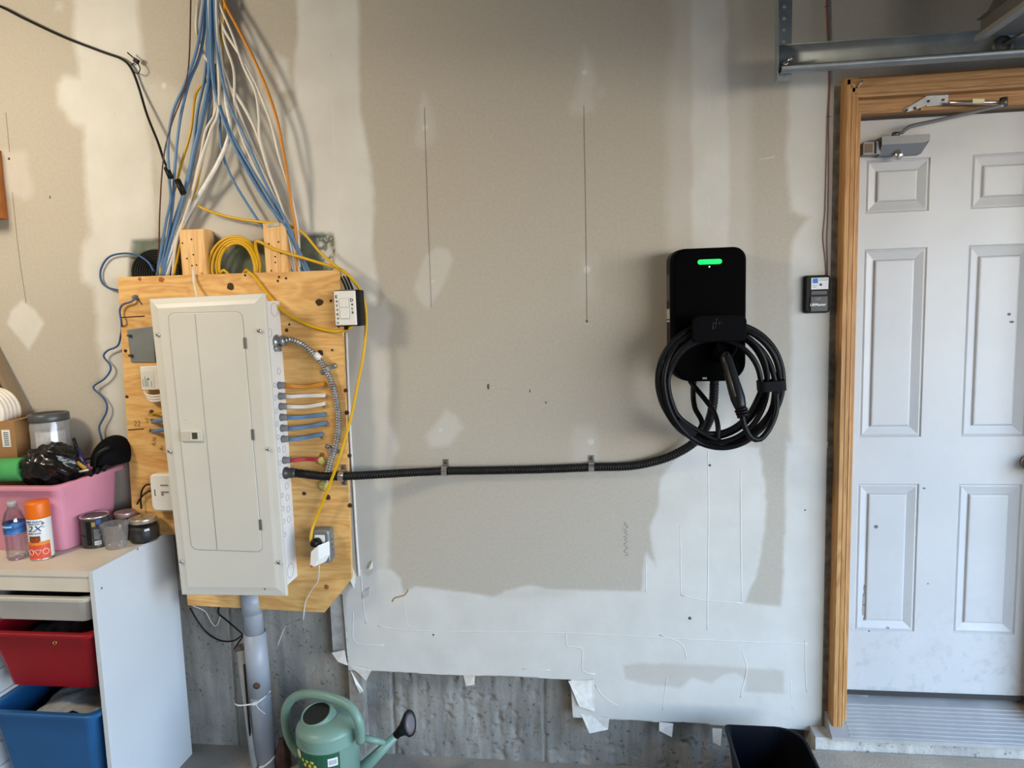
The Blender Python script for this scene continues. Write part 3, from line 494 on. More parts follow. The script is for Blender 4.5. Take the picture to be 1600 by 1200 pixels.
# splinter tufts where the cables pass through
M_SPL = mat('splinter', srgb((190, 150, 95)), .8, var=.3, scale=50)
def tuft(px, py, n, spread=.014):
    mb = MB(); c_ = A(px, py, PY)
    for k in range(n):
        a = random.uniform(0, 6.28); l = random.uniform(.3, 1)*spread; p = c_+np.array([random.uniform(-1, 1)*.006, 0, random.uniform(-1, 1)*.006]); mb.tube([p, p+np.array([l*math.cos(a), -random.uniform(.2, .8)*spread, l*math.sin(a)])], [.0012, .0004], 4)
    mb.build('splinters', M_SPL, pbd)
for px, py in ((507, 602), (508, 620), (507, 634), (508, 650), (511, 664), (503, 682), (214, 464), (236, 645), (230, 657), (236, 672), (242, 685), (240, 694), (252, 700)): tuft(px, py, 9)
for px, py, r_ in ((504, 600, .007), (505, 618, .006), (505, 633, .006), (506, 649, .007), (508, 662, .008), (501, 681, .008), (213, 464, .006), (237, 643, .009), (238, 657, .008), (236, 673, .008)):
    c_ = A(px, py, PY-.0006); MB().add([(c_+np.array(v)*np.array([r_, 1, r_*.8])) for v in k0.v], k0.f).build('drilled_hole', M_KNOT, pbd)
M_STUD = wood('stud_pine', srgb((226, 186, 128)), srgb((200, 152, 92)), (9, 9, .8), 2.6)
for i, (xl, xr, yt) in enumerate(((279, 318, 359), (410, 446, 349))):
    a_, b_ = A(xl, yt, -.057), A(xr, yt, -.057)
    nm = 'short stud top with nail holes, nearer the black cable coil' if i == 0 else 'short stud top with nail holes, under the blue and white cables'
    t_ = MB().box(a_[0], b_[0], -.0569, .012, A(xl, 560, -.057)[2], a_[2]).build('wooden_stud', M_STUD, None, nm, 'stud', 'studs carrying the plywood', bevel=.003)
    holes = ((285, 380), (299, 374), (292, 404), (302, 398), (307, 414), (300, 415)) if i == 0 else ((420, 381), (435, 378), (430, 401), (430, 410), (439, 396), (424, 423))
    for px, py in holes: MB().lathe(A(px, py, -.0575), [(.0034, 0), (.002, .0004)], 7, (0, -1, 0), False, True).build('nail_hole', M_KNOT, t_)

# =================================================================== electrical panel
PF = -.205
ep = thing('electrical_panel', 'tall cream metal breaker panel mounted on the plywood board', 'electrical panel', A(365, 930, PF))
M_PAN = mat('panel_enamel', (.56, .55, .505), .38, var=.03, scale=5); M_BOXW = mat('box_enamel', (.66, .67, .68), .4, var=.03)
co = [A(x, y, PF) for x, y in ((283, 930), (447, 932), (412, 458), (232, 467))]
def quad(i, y):
    c = sum(co)/4; out = []
    for p in co:
        v = p.copy(); v[0] += -np.sign(p[0]-c[0])*i; v[2] += -np.sign(p[2]-c[2])*i; v[1] = PF+y; out.append(v)
    return out
MB().loft([quad(0, .018), quad(0, .006), quad(.002, .003), quad(.020, .000), quad(.034, -.0035)], True, True).build('cover', M_PAN, ep)
bx = [A(x, y, PF+.012) for x, y in ((298, 918), (445, 920), (411, 470), (245, 478))]; bx[1][0] = bx[2][0] = co[2][0]-.008+.0; bx[0][0] = bx[3][0] = co[0][0]+.02
MB().loft([[np.array([p[0], y, p[2]]) for p in bx] for y in (PF+.012, PY-.0005)]).build('box', M_BOXW, ep)
dq = [A(x, y, PF-.0035) for x, y in ((300, 858), (410, 862), (378, 487), (263, 490))]
def bil(u, v, y):
    p = (dq[0]*(1-u)+dq[1]*u)*(1-v)+(dq[3]*(1-u)+dq[2]*u)*v; return np.array([p[0], y, p[2]])
dw, dh = np.linalg.norm(dq[1]-dq[0]), np.linalg.norm(dq[3]-dq[0])
def dring(i, y): return [bil(x/dw, z/dh, y) for x, z in rrect(i, dw-i, i, dh-i, .022-i*.5, 5)]
MB().loft([dring(-.0022, PF-.0030), dring(-.0022, PF-.0040)], False, True).build('door_gap', mat('gap_shadow', (.33, .32, .29), .8), ep)
dr = MB().loft([dring(0, PF-.003), dring(0, PF-.0055), dring(.002, PF-.0065)], False, True).build('door', M_PAN, ep)
MB().tube([bil(.37, .005, PF-.0068), bil(.37, .995, PF-.0068)], .0010, 6).build('crease', MATS['gap_shadow'], dr)
lq = A(300, 681, PF-.0065); la = MB().loft([[(lq[0]+x, y, lq[2]+z) for x, z in rrect(-.041+e, .041-e, -.020+e, .020-e, .004)] for e, y in ((0, PF-.006), (0, PF-.012), (.003, PF-.014))]).build('latch_plate', mat('latch_cream', (.50, .48, .42), .4), dr)
MB().box(lq[0]-.002, lq[0]+.036, PF-.0155, PF-.0138, lq[2]-.016, lq[2]+.016).build('latch_slide', M_PAN, la)
MB().box(lq[0]+.006, lq[0]+.026, PF-.0162, PF-.0150, lq[2]-.010, lq[2]+.013).build('latch_window', mat('latch_green', (.05, .052, .03), .4), la)
nb_ = A(292, 658, PF-.0065); MB().torus(nb_, .0065, .0016, (0, 1, 0), 16).build('lock_knockout', M_PAN, dr)
for py in (536, 679, 820):
    u = 378+(py-487)/(862-487)*32; c_ = A(u+1, py, PF-.0050); MB().box(c_[0]-.006, c_[0]+.004, PF-.0072, PF-.003, c_[2]-.019, c_[2]+.019).build('hinge', mat('hinge_steel', (.30, .30, .29), .35, .8), dr)
for px, py in ((247, 523), (405, 517), (265, 705), (419, 702), (284, 878), (436, 879)):
    c_ = A(px, py, PF-.0038); sc = MB().lathe(c_, [(.0075, 0), (.0070, .003), (.0045, .0048)], 12, (0, -1, 0), False).build('screw', M_STEEL, ep)
    MB().box(c_[0]-.0045, c_[0]+.0045, c_[1]-.0054, c_[1]-.0044, c_[2]-.0010, c_[2]+.0010).build('slot', M_DARKM, sc)
c_ = A(414, 920, PF-.001); MB().cyl(c_, c_-np.array([0, .002, 0]), .003, n=8).build('hole', M_DARKM, ep)
BXR = bx[1][0]+.0003
M_KO = mat('knockout_line', (.30, .31, .33), .5)
for k, (y_, z_, r_) in enumerate([(-.12, 1.78, .024), (-.165, 1.70, .015)]+[(-.115, A(440, py, -.12)[2], .0115) for py in (580, 702, 760, 778, 796, 812)]+[(-.155, A(440, py, -.12)[2], .0085) for py in (600, 620, 640, 660, 680, 700, 720, 740, 770, 790, 810, 830)]+[(-.13, A(460, 890, -.12)[2], .026)]):
    MB().torus((BXR, y_, z_), r_, .0010, (1, 0, 0), 20, 4).build('knockout', M_KO, ep)
# cable bushings and the short cables that leave the side of the panel
M_BUSH = mat('grey_bushing', (.17, .175, .18), .6); M_BLUE = mat('cable_blue', srgb((90, 124, 162)), .42, var=.06); M_WHITEC = mat('cable_white', srgb((214, 208, 198)), .42, var=.05); M_ORANGE = mat('cable_orange', srgb((196, 128, 40)), .42, var=.06); M_YEL = mat('cable_yellow', srgb((205, 160, 12)), .4, var=.05); M_RED = mat('cable_red', srgb((178, 50, 66)), .42)
SHORT = [(602, (505, 600), M_ORANGE, 'short orange cable, topmost of those leaving the panel side', 8), (619, (506, 618), M_WHITEC, 'short white cable directly below the orange one at the panel side', 1), (635, (506, 631), M_WHITEC, 'short white cable directly above the blue ones at the panel side', 6), (652, (506, 648), M_BLUE, 'short blue cable, topmost of the three at the panel side', 4), (669, (508, 661), M_BLUE, 'short blue cable, middle of the three at the panel side', 5), (686, (502, 679), M_BLUE, 'short blue cable, lowest of the three at the panel side', 4), (719, (497, 718), M_RED, 'short flat red cable just above the black conduit connector', 0)]
for i, (py, end, m_, lb, sag) in enumerate(SHORT):
    c0 = A(440+(py-602)*.068, py, -.125); c0[0] = BXR; bu = MB().lathe(c0, [(.0135, 0), (.0135, .006), (.0115, .010), (.0115, .024), (.008, .026)], 14, (1, 0, 0)).build('cable_bushing', M_BUSH, None, f'dark grey bushing holding the {lb.split(",")[0].replace("short ", "") if i not in (1, 2) else ("white cable below the orange one" if i == 1 else "white cable above the blue ones")}' if i not in (3, 4, 5) else f'dark grey cable bushing holding the {("topmost", "middle", "lowest")[i-3]} short blue cable', 'bushing', 'cable bushings on the panel side')
    e_ = A(*end, PY-.010); e2_ = A(end[0]+1, end[1]-2, PY+.004); mid = (c0+e_)/2+np.array([.01, .012, -sag*.0012]); P_ = spline([c0+np.array([.022, 0, 0]), c0+np.array([.04, 0, -.002]), mid, e_, e2_], .008)
    mb = MB(); mb.tube([p+np.array([0, 0, .003]) for p in P_], .0042, 8); mb.tube([p-np.array([0, 0, .003]) for p in P_], .0042, 8); mb.build('short_cable', m_, None, lb, 'cable', 'short cables beside the panel')
fm = A(492, 720, PY-.006); MB().lathe(A(503, 719, PY+.001), [(.013, 0), (.016, .006), (.012, .014), (.004, .018)], 10, (0, -1, 0)).xf(lambda p: p+.0025*np.array([math.sin(p[2]*900), 0, math.sin(p[0]*800)])).build('foam_blob', mat('spray_foam', srgb((196, 184, 110)), .9, var=.15, scale=90, bump=.6), None, 'pale yellow spray foam lump where the red cable ends', 'foam', 'foam lumps on the plywood')
MB().lathe(A(508, 757, PY+.001), [(.022, 0), (.024, .006), (.016, .014), (.004, .018)], 12, (0, -1, 0)).xf(lambda p: p+.003*np.array([math.sin(p[2]*700), 0, math.sin(p[0]*600)])).build('foam_blob', MATS['spray_foam'], None, 'pale yellow spray foam lump under the black conduit', 'foam', 'foam lumps on the plywood')
# left side: two blue stubs, a yellow stub
for i, (py, m_, lb, r_) in enumerate(((646, M_YEL, 'short yellow cable entering the panel above two blue ones', .0035), (659, M_BLUE, 'short flat blue cable directly below the yellow one beside the panel', .008), (674, M_BLUE, 'lower short flat blue cable beside the panel edge', .008))):
    e_ = A(237, py+(3 if i == 0 else 0), PY+.004); P_ = spline([e_, A(241, py, PY-.012), A(252, py-2, PY-.05), A(272, py-4, PY-.06)], .006); MB().tube(P_, r_, 8, flat=.5 if i else None).build('short_cable', m_, None, lb, 'cable', 'cable stubs between board and panel')

# =================================================================== metal flex conduit
def ribbed(path, r, amp, pitch):
    P_ = spline(path, .5*pitch/1.0 if False else .0022); L_ = np.concatenate([[0], np.cumsum(np.linalg.norm(np.diff(np.array(P_), axis=0), axis=1))]); return P_, r+amp*np.clip(1.6*np.cos(2*math.pi*L_/pitch), -1, 1)
fx_ = thing('flexible_metal_conduit', 'silver flexible metal conduit arching from the panel side down to the black conduit', 'conduit', A(512, 750, PY))
cst = A(432, 534, -.125); cst[0] = BXR
pth = [cst+np.array([.035, 0, .004]), A(455, 531, -.125), A(475, 540, -.115), A(498, 561, -.10), A(515, 590, -.088), A(525, 622, -.088), A(529, 660, -.088), A(525, 692, -.088), A(517, 718, -.088), A(511, 742, -.09), A(509, 752, -.074)]
P_, R_ = ribbed(pth, .0098, .0030, .0095); MB().tube(P_, R_, 12).build('armour', M_ZINC, fx_)
MB().lathe(cst, [(.024, 0), (.024, .008), (.017, .010), (.017, .022), (.020, .023), (.020, .034), (.013, .037)], 16, (1, 0, .1)).build('connector', M_ZINC, fx_)
MB().obox(cst+np.array([.012, -.004, -.024]), (.006, 0, 0), (0, .012, 0), (0, 0, .010)).build('connector_clamp', M_ZINC, fx_); MB().cyl(cst+np.array([.012, -.014, -.022]), cst+np.array([.012, -.024, -.022]), .0045, n=8).build('clamp_screw', M_STEEL, fx_)
tp = pth[3]; MB().cyl(A(492, 553, -.103), A(500, 561, -.101), .0122, .0122, 14).build('tape_band', M_WHITEP, fx_)
def two_hole_strap(c, t, name_label):
    """saddle strap over a conduit at c whose run is along t"""
    t = np.array(t)/np.linalg.norm(t); s_ = np.cross(t, (0, -1, 0)); s_ /= np.linalg.norm(s_); o = thing('conduit_strap', name_label, 'strap', c, 'conduit straps'); R0 = .0118; arc = [(-.032, PY), (-.016, PY)]
    prof_ = [(-.034, PY-.001), (-.016, PY-.001)]+[(R0*1.1*math.sin(a), -.088-R0*math.cos(a)) for a in np.linspace(-1.5, 1.5, 9)]+[(.016, PY-.001), (.034, PY-.001)]
    mb = MB(); rings = []
    for k in (-.008, .008):
        rings.append([np.array(c)*np.array([1, 0, 1])+s_*a+t*k+np.array([0, y, 0]) for a, y in prof_]+[np.array(c)*np.array([1, 0, 1])+s_*a+t*k+np.array([0, y-.002, 0]) for a, y in prof_[::-1]])
    mb.loft(rings).build('saddle', M_ZINC, o)
    for e in (-.027, .027): p = np.array(c)*np.array([1, 0, 1])+s_*e+np.array([0, PY-.003, 0]); MB().lathe(p, [(.006, 0), (.004, .003)], 8, (0, -1, 0), False).build('screw', M_STEEL, o)
two_hole_strap(A(511, 577, -.088), A(518, 590, -.088)-A(505, 565, -.088), 'zinc saddle strap over the upper bend of the flexible metal conduit')
two_hole_strap(A(520, 703, -.088), A(516, 715, -.088)-A(525, 690, -.088), 'zinc saddle strap over the flexible metal conduit near the red cable')

# =================================================================== black liquid-tight conduit to the charger
M_CONDUIT = mat('black_conduit', (.007, .007, .0075), .45, var=.2, spec=.25)
bc = thing('black_conduit', 'black corrugated conduit running along the wall from panel to charger', 'conduit', A(800, 745, -.02))
c0 = A(450, 739, -.12); c0[0] = BXR
pth = [c0+np.array([.035, 0, 0]), A(478, 741, -.118), A(505, 744, -.108), A(537, 744, -.098), A(580, 742, -.078), A(630, 739, -.05), A(695, 736, -.024), A(760, 735, -.022), A(850, 733, -.021), A(924, 730, -.021), A(985, 728, -.022), A(1030, 719, -.026), A(1062, 706, -.034), A(1088, 688, -.045), A(1106, 662, -.055), A(1114, 632, -.065), A(1116, 598, -.07), A(1116, 585, -.07)]
P_, R_ = ribbed(pth, .0150, .0009, .0090); MB().tube(P_, R_, 14).build('jacket', M_CONDUIT, bc)
MB().lathe(c0, [(.022, 0), (.022, .008), (.018, .010), (.019, .028), (.0165, .034), (.0165, .042)], 18, (1, 0, 0)).build('connector', M_DARKM, bc)
def one_hole_strap(px, py, Yw, Yc_, label, tabup=True, both=False):
    c = A(px, py, Yc_); o = thing('conduit_strap', label, 'strap', c, 'conduit straps'); R0 = .0168; w = .010; sg = 1
    pr = [(-R0, Yw-.001), (-R0, Yc_)]+[(R0*math.sin(a), Yc_-R0*math.cos(a)) for a in np.linspace(-1.4, 1.4, 9)]+[(R0, Yc_), (R0, Yw-.001), (R0+.022, Yw-.001)]
    if both: pr = [(-R0-.02, Yw-.001)]+pr
    rings = [[(c[0]+k, y, c[2]+a) for a, y in pr]+[(c[0]+k, y-.0018, c[2]+a*1.02) for a, y in pr[::-1]] for k in (-w, w)]
    MB().loft(rings).build('band', M_STEEL, o); MB().lathe((c[0], Yw-.003, c[2]+R0+.012), [(.0075, 0), (.0065, .003), (.003, .004)], 12, (0, -1, 0), False).build('screw', M_DARKM, o)
    if both: MB().lathe((c[0], Yw-.003, c[2]-R0-.012), [(.0075, 0), (.0065, .003), (.003, .004)], 12, (0, -1, 0), False).build('screw', M_DARKM, o)
one_hole_strap(534, 744.5, PY, -.099, 'steel strap holding the black conduit on the plywood edge', both=True)
one_hole_strap(695, 736, 0, -.024, 'bright steel strap holding the black conduit, nearer the panel')
one_hole_strap(924, 730, 0, -.021, 'steel strap holding the black conduit, nearer the charger')

# =================================================================== vehicle charger
CF = -.135
M_CHG = mat('charger_black', (.0012, .0012, .0014), .55, var=.1, spec=.03); M_CHG2 = mat('charger_side', (.018, .016, .015), .5, var=.1, spec=.2); M_RUB = mat('cable_rubber', (.0045, .0045, .0055), .42, var=.2, spec=.16)
ch = thing('vehicle_charger', 'black wall-mounted electric vehicle charger with coiled cable and green light bar', 'charger', A(1108, 690, -.1))
a_, b_ = A(1053, 490, CF), A(1166, 490, CF); zt, zo = A(1108, 387, CF)[2], A(1112, 596, CF)[2]
def cr_(e, r, y, dl=0., dr_=0., db=0.): return [(x, y, z) for x, z in rrect(a_[0]+e-dl, b_[0]-e+dr_, zo+e-db, zt-e, (r*1.5, r*1.5, r, r), 7)]
MB().loft([cr_(.004, .035, -.0015, .013, -.012), cr_(0, .036, -.03, .013, -.010), cr_(0, .038, CF+.03, .009, -.002)], True, False).build('back_housing', M_CHG2, ch)
MB().loft([cr_(0, .038, CF+.03, .009, -.002), cr_(0, .040, CF+.008, .002, 0), cr_(.002, .040, CF+.002), cr_(.006, .040, CF)], False, True).build('front_cover', M_CHG, ch)
lb = A(1109, 409, CF); hw = (A(1128, 409, CF)[0]-A(1090, 409, CF)[0])/2; tl = math.radians(1.0)
MB().loft([[(lb[0]+x, y, lb[2]+z) for x, z in rrect(-hw, hw, -.0078, .0078, .0077)] for y in (CF+.001, CF-.0012)]).build('light_bar', mat('green_light', (.0, .35, .06), .4, emit=((.0, .82, .10), 1.15)), ch)
d_ = A(1108.5, 416.8, CF); MB().cyl(d_, d_-np.array([0, .001, 0]), .0025, n=8).build('status_dot', mat('white_dot', (.8, .85, .8), .4, emit=((.7, 1, .75), .9)), ch)
sx_ = a_[0]-.026
for z0_, z1_, m_ in ((A(1047, 428, CF)[2], A(1047, 470, CF)[2], mat('side_label', (.07, .065, .06), .4)), (A(1047, 483, CF)[2], A(1047, 499, CF)[2], mat('side_label_white', (.45, .43, .40), .5)), (A(1047, 501, CF)[2], A(1047, 504, CF)[2], MATS['side_label_white'])):
    MB().add([(a_[0]-.0135, -.034, z1_), (a_[0]-.0101, -.098, z1_), (a_[0]-.0101, -.098, z0_), (a_[0]-.0135, -.034, z0_), (a_[0]-.012, -.034, z1_), (a_[0]-.009, -.098, z1_), (a_[0]-.009, -.098, z0_), (a_[0]-.012, -.034, z0_)], [(0, 1, 2, 3), (7, 6, 5, 4), (0, 4, 5, 1), (3, 2, 6, 7)]).build('rating_label', m_, ch)
# cable hanger in front of the cover: neck, plate and holster
hx0, hx1 = A(1082, 515, -.23)[0], A(1167, 515, -.23)[0]; hz0, hz1 = A(1120, 534, -.23)[2], A(1120, 492, -.23)[2]
hg_ = MB().loft([[(x, y, z) for x, z in rrect(hx0+e, hx1-e, hz0+e, hz1-e, (.012, .012, .024, .024), 6)] for e, y in ((.004, -.208), (0, -.212), (0, -.226), (.003, -.230))]).build('hanger_plate', mat('hanger_black', (.0022, .0022, .0028), .55, var=.1, spec=.05), ch)
MB().box(hx0+.03, hx1-.03, -.212, CF, hz0+.012, hz1-.022).build('hanger_neck', M_CHG, ch)
lg = A(1115, 508, -.2302)
for dx_, dz_, l_, an in ((.0, .006, .008, 28), (-.002, -.006, .012, 3), (.0095, .017, .008, 4), (.0075, .005, .009, 5), (.018, .006, .0085, 25), (.026, .005, .004, 10), (.005, -.008, .006, -8)):
    an = math.radians(an); MB().obox(lg+np.array([dx_, -.0004, dz_]), (.0012*math.cos(an), 0, -.0012*math.sin(an)), (0, .0005, 0), (l_/2*math.sin(an), 0, l_/2*math.cos(an))).build('emblem_stroke', mat('emblem_grey', (.016, .016, .017), .4), hg_)
MB().lathe(A(1128, 548, -.15), [(.036, -.02), (.038, .02), (.034, .05), (.028, .052), (.027, .02)], 24, (.15, -1, .35)).build('holster', M_CHG, ch)
g0, g1 = A(1133, 556, -.205), A(1158, 640, -.265); gd_ = (g1-g0)/np.linalg.norm(g1-g0); gl = np.linalg.norm(g1-g0)
cn = MB().lathe(g0, [(.014, -.01), (.017, 0), (.0185, .01), (.0195, gl*.3), (.022, gl*.6), (.0225, gl*.8), (.019, gl*.92), (.016, gl)], 20, gd_).build('connector', mat('connector_black', (.006, .006, .0062), .35, spec=.3), ch)
MB().torus(g0+np.array([0, -.014, .004]), .0085, .003, (0, -1, .2), 18).build('release_button', M_RUB, cn)
MB().tube([g0+gd_*.02+np.array([-.008, -.016, 0]), g0+gd_*gl*.75+np.array([-.008, -.019, 0])], .004, 8).build('grip_ridge', mat('grip_brown', (.06, .05, .042), .35), cn)
for k in range(3): MB().torus(g1+gd_*(.002+.009*k), .0165-.001*k, .0045, gd_, 20).build('strain_relief_ring', M_RUB, cn)
# the coiled cable: four turns over the hanger, ends at the housing and at the connector
cc = A(1119, 594, -.17); path = []; NT = 5; rows = [(1.00, .97, .0, .0), (.93, .93, .012, -.010), (.84, .92, -.008, -.022), (.76, .86, -.022, .002), (.88, .99, .016, -.034), (.70, .80, -.010, -.014)]
RX, RZ = .207, .218
sup0 = A(1084, 596, -.075)
path += [sup0+np.array([0, 0, .02]), sup0, A(1083, 615, -.085), A(1086, 638, -.11), A(1097, 662, -.14)]
for k in range(len(rows)):
    sx1, sz1_, ox, oy = rows[k]
    for j in range(16):
        an = math.radians(250+360*j/16); nx_ = rows[min(k+1, len(rows)-1)]; t_ = j/16; sx2 = sx1*(1-t_)+nx_[0]*t_; sz2 = sz1_*(1-t_)+nx_[1]*t_; ox2 = ox*(1-t_)+nx_[2]*t_; oy2 = oy*(1-t_)+nx_[3]*t_
        zz_ = RZ*sz2*math.sin(an); top = max(0, math.sin(an))
        yb = cc[1]+oy2+.012*math.sin(3.3*k+2*an)
        path.append(cc+np.array([ox2+RX*sx2*math.cos(an), yb-cc[1], zz_*(1-.10*top)-(.005*k if top else 0)]))
path += [A(1125, 690, -.19), A(1160, 688, -.2), A(1188, 672, -.21), A(1205, 645, -.215), A(1211, 612, -.22), A(1213, 640, -.235), A(1203, 668, -.25), A(1188, 686, -.265), A(1174, 684, -.272), A(1164, 668, -.272), A(1160, 652, -.268), g1+gd_*.01]
MB().tube(spline(path, .010), .0088, 10).build('charging_cable', M_RUB, ch)
MB().tube(spline([A(1076, 588, -.08), A(1080, 598, -.085), A(1100, 622, -.12), A(1116, 645, -.15), A(1122, 668, -.18), A(1121, 690, -.185)], .01), .0085, 10).build('supply_lead', M_RUB, ch)
v0 = A(1205, 602, -.19); 
for c_, ax_, nm in ((v0, (.040, 0, .003), 0), (A(1069, 668, -.18), (.030, 0, -.026), 1)):
    ax_ = np.array(ax_); l_ = np.linalg.norm(ax_); up_ = np.cross((0, 1, 0), ax_/l_)*-1
    ring = [(x, y) for x, y in rrect(-l_, l_, -.038, .038, .018, 5)]; rin = [(x*.93, y*.88) for x, y in ring]
    R4 = [[c_+ax_/l_*x+np.array([0, y, 0])+up_*h for x, y in rr] for rr, h in ((ring, -.016), (ring, .016), (rin, .016), (rin, -.016), (ring, -.016))]
    MB().loft(R4, False, False).build('cable_tie_wrap', mat('hook_and_loop', (.006, .006, .008), .8, spec=.2), ch)
bl = A(1101, 591, CF-.0005); MB().box(bl[0]-.007, bl[0]+.007, bl[1]-.002, bl[1]+.004, bl[2]-.003, bl[2]+.003).build('drain_label', MATS['side_label_white'], ch)

# =================================================================== door control and the bell wires beside the door
dc = thing('garage_door_control', 'small black garage door wall control with a white sticker', 'wall control', A(1277, 489, 0))
x0, x1 = A(1258, 460, -.022)[0], A(1298, 460, -.022)[0]; z0, z1 = A(1278, 489, -.022)[2], A(1278, 430, -.022)[2]
MB().loft([[(x, y, z) for x, z in rrect(x0+e, x1-e, z0+e, z1-e, .010)] for e, y in ((-.001, -.001), (0, -.014), (.002, -.020), (.004, -.022))]).build('body', mat('control_black', (.006, .006, .008), .45, spec=.2), dc)
MB().box(x0+.019, x1-.008, -.0228, -.0215, A(1280, 452, -.022)[2], A(1280, 434, -.022)[2]).build('sticker', mat('sticker_white', (.66, .68, .70), .5), dc)
sz_ = A(1280, 443, -.0228)[2]; xm = x0+.019; M_SBL = mat('sticker_blue', srgb((30, 110, 190)), .5); M_TXT = mat('print_dark', (.06, .06, .065), .6)
MB().loft([[(x, y, z) for x, z in rrect(xm+.004, xm+.021, sz_+.001, sz_+.017, .003)] for y in (-.0228, -.0232)]).build('sticker_mark', M_SBL, dc)
for k, (dx_, dz_, w_) in enumerate(((.024, .0145, .032), (.024, .0100, .028), (.004, -.007, .016), (.004, -.012, .012))): MB().box(xm+dx_, xm+dx_+w_, -.0232, -.0228, sz_+dz_-.0011, sz_+dz_+.0011).build('print_line', mat('print_grey', (.30, .33, .36), .6), dc)
MB().cyl((xm+.030, -.0228, sz_-.004), (xm+.030, -.0234, sz_-.004), .0045, n=14).build('sticker_dot', M_TXT, dc)
M_BTN = mat('control_button', (.030, .032, .036), .35); zb1, zb2, zb3 = A(1280, 454, -.022)[2], A(1280, 461, -.022)[2], A(1280, 487, -.022)[2]
MB().box(x0+.017, x1-.012, -.0245, -.021, zb2, zb1).build('small_button', M_BTN, dc, bevel=.002)
bb = MB().box(x0+.016, x1-.010, -.0265, -.021, zb3, zb2-.003).build('push_bar', M_BTN, dc, bevel=.002)
MB().box(x0+.032, x0+.050, -.0270, -.0262, A(1280, 468, -.022)[2]-.003, A(1280, 466, -.022)[2]+.003).build('bar_window', mat('bar_window', (.11, .11, .115), .5), bb)
MB().text('LiftMaster', (x0+.040, -.0268, A(1280, 476, -.022)[2]), .0125, depth=.0006, bold=.0002).build('lettering', mat('print_white', (.80, .80, .82), .5), bb)
M_BELL = mat('bell_wire', srgb((128, 92, 78)), .5)
for i, pp_ in enumerate(([(1292, -30), (1291, 10), (1293, 60), (1295, 130), (1293, 180), (1291, 250), (1289, 330), (1286, 370), (1290, 410), (1291, 432)], [(1296, -30), (1295, 10), (1296, 60), (1297, 130), (1295, 182), (1295, 250), (1294, 330), (1292, 372), (1293, 410), (1293, 432)])):
    MB().tube(spline([A(x, y, -.003) for x, y in pp_], .02), .0017, 6).build('bell_wire', M_BELL, None, ('thin brown bell wire above the garage door control, bulging outward' if i == 0 else 'thin brown bell wire hugging the door frame above the control'), 'wire', 'bell wires beside the door')
for px, py in ((1295, 182), (1292, 10)):
    c_ = A(px, py, -.004); MB().tube(spline([c_+np.array([-.006, .003, 0]), c_+np.array([-.004, -.002, 0]), c_+np.array([.004, -.002, 0]), c_+np.array([.006, .003, 0])], .003), .0012, 6).build('wire_staple', M_DARKM, None, 'tiny wire staple ' + ('just above the wooden door frame' if py > 100 else 'behind the garage door track, near the ceiling'), 'staple')

# =================================================================== cable bundle above the board
def cab(pts, r, m_, label, Ys=None, name='cable', group='cable bundle above the panel', flat=None, crop=True):
    n = len(pts); out = []
    for i, (cx_, cy_) in enumerate(pts):
        px, py = (180+cx_/2.727, cy_/2.727) if crop else (cx_, cy_)
        if Ys is None:
            t_ = min(1, max(0, py/425)); Yv = -.055-.018*math.sin(t_*math.pi)+.028*max(0, t_-.62)/.38
        else: Yv = Ys[i] if hasattr(Ys, '__len__') else Ys
        out.append((px, py, Yv))
    P_ = [A(px, py, max(min(Yv+(zlib.crc32(label.encode()) % 9-4)*.0034*(1-max(0, py-330)/100 if py > 330 else 1) if Ys is None else Yv, -.012), -.2)) for px, py, Yv in out]
    return MB().tube(spline(P_, .012), r, 8, flat=flat).build(name, m_, None, label, 'cable', group)
import zlib
T = -90
BL = [([(382, T), (380, 0), (350, 200), (300, 350), (245, 480), (225, 620), (230, 760), (236, 850), (214, 960), (178, 1175)], 'blue cable bowing out farthest toward the black coil'),
 ([(392, T), (392, 0), (365, 220), (312, 360), (275, 520), (255, 700), (247, 850), (226, 1000), (186, 1175)], 'blue cable running just inside the farthest bowed blue one'),
 ([(398, T), (398, 0), (385, 300), (350, 480), (330, 650), (290, 820), (240, 980), (194, 1175)], 'blue cable passing behind the black splice of the antenna lead'),
 ([(404, T), (404, 0), (400, 300), (372, 480), (335, 640), (305, 790), (232, 1040), (200, 1175)], 'blue cable touching the black lead end and the white cables'),
 ([(410, T), (410, 0), (412, 300), (395, 420), (350, 600), (318, 750), (252, 980), (208, 1175)], 'innermost blue cable of the group running to the black coil'),
 ([(408, T), (408, 20), (412, 300), (438, 440), (490, 585), (560, 725), (650, 870), (740, 985), (836, 1175)], 'blue cable lowest on the slope to the panel top corner'),
 ([(416, T), (416, 20), (420, 330), (450, 470), (505, 590), (592, 740), (700, 920), (826, 1175)], 'blue cable second up on the slope to the panel top corner'),
 ([(424, T), (424, 20), (440, 250), (488, 450), (560, 600), (645, 790), (742, 970), (816, 1175)], 'blue cable uppermost on the slope to the panel top corner'),
 ([(402, T), (402, 20), (424, 340), (470, 520), (550, 690), (640, 845), (732, 1000), (800, 1175)], 'blue cable crossing under the others on the slope')]
for pts, lb_ in BL: cab(pts, .0052, M_BLUE, lb_)
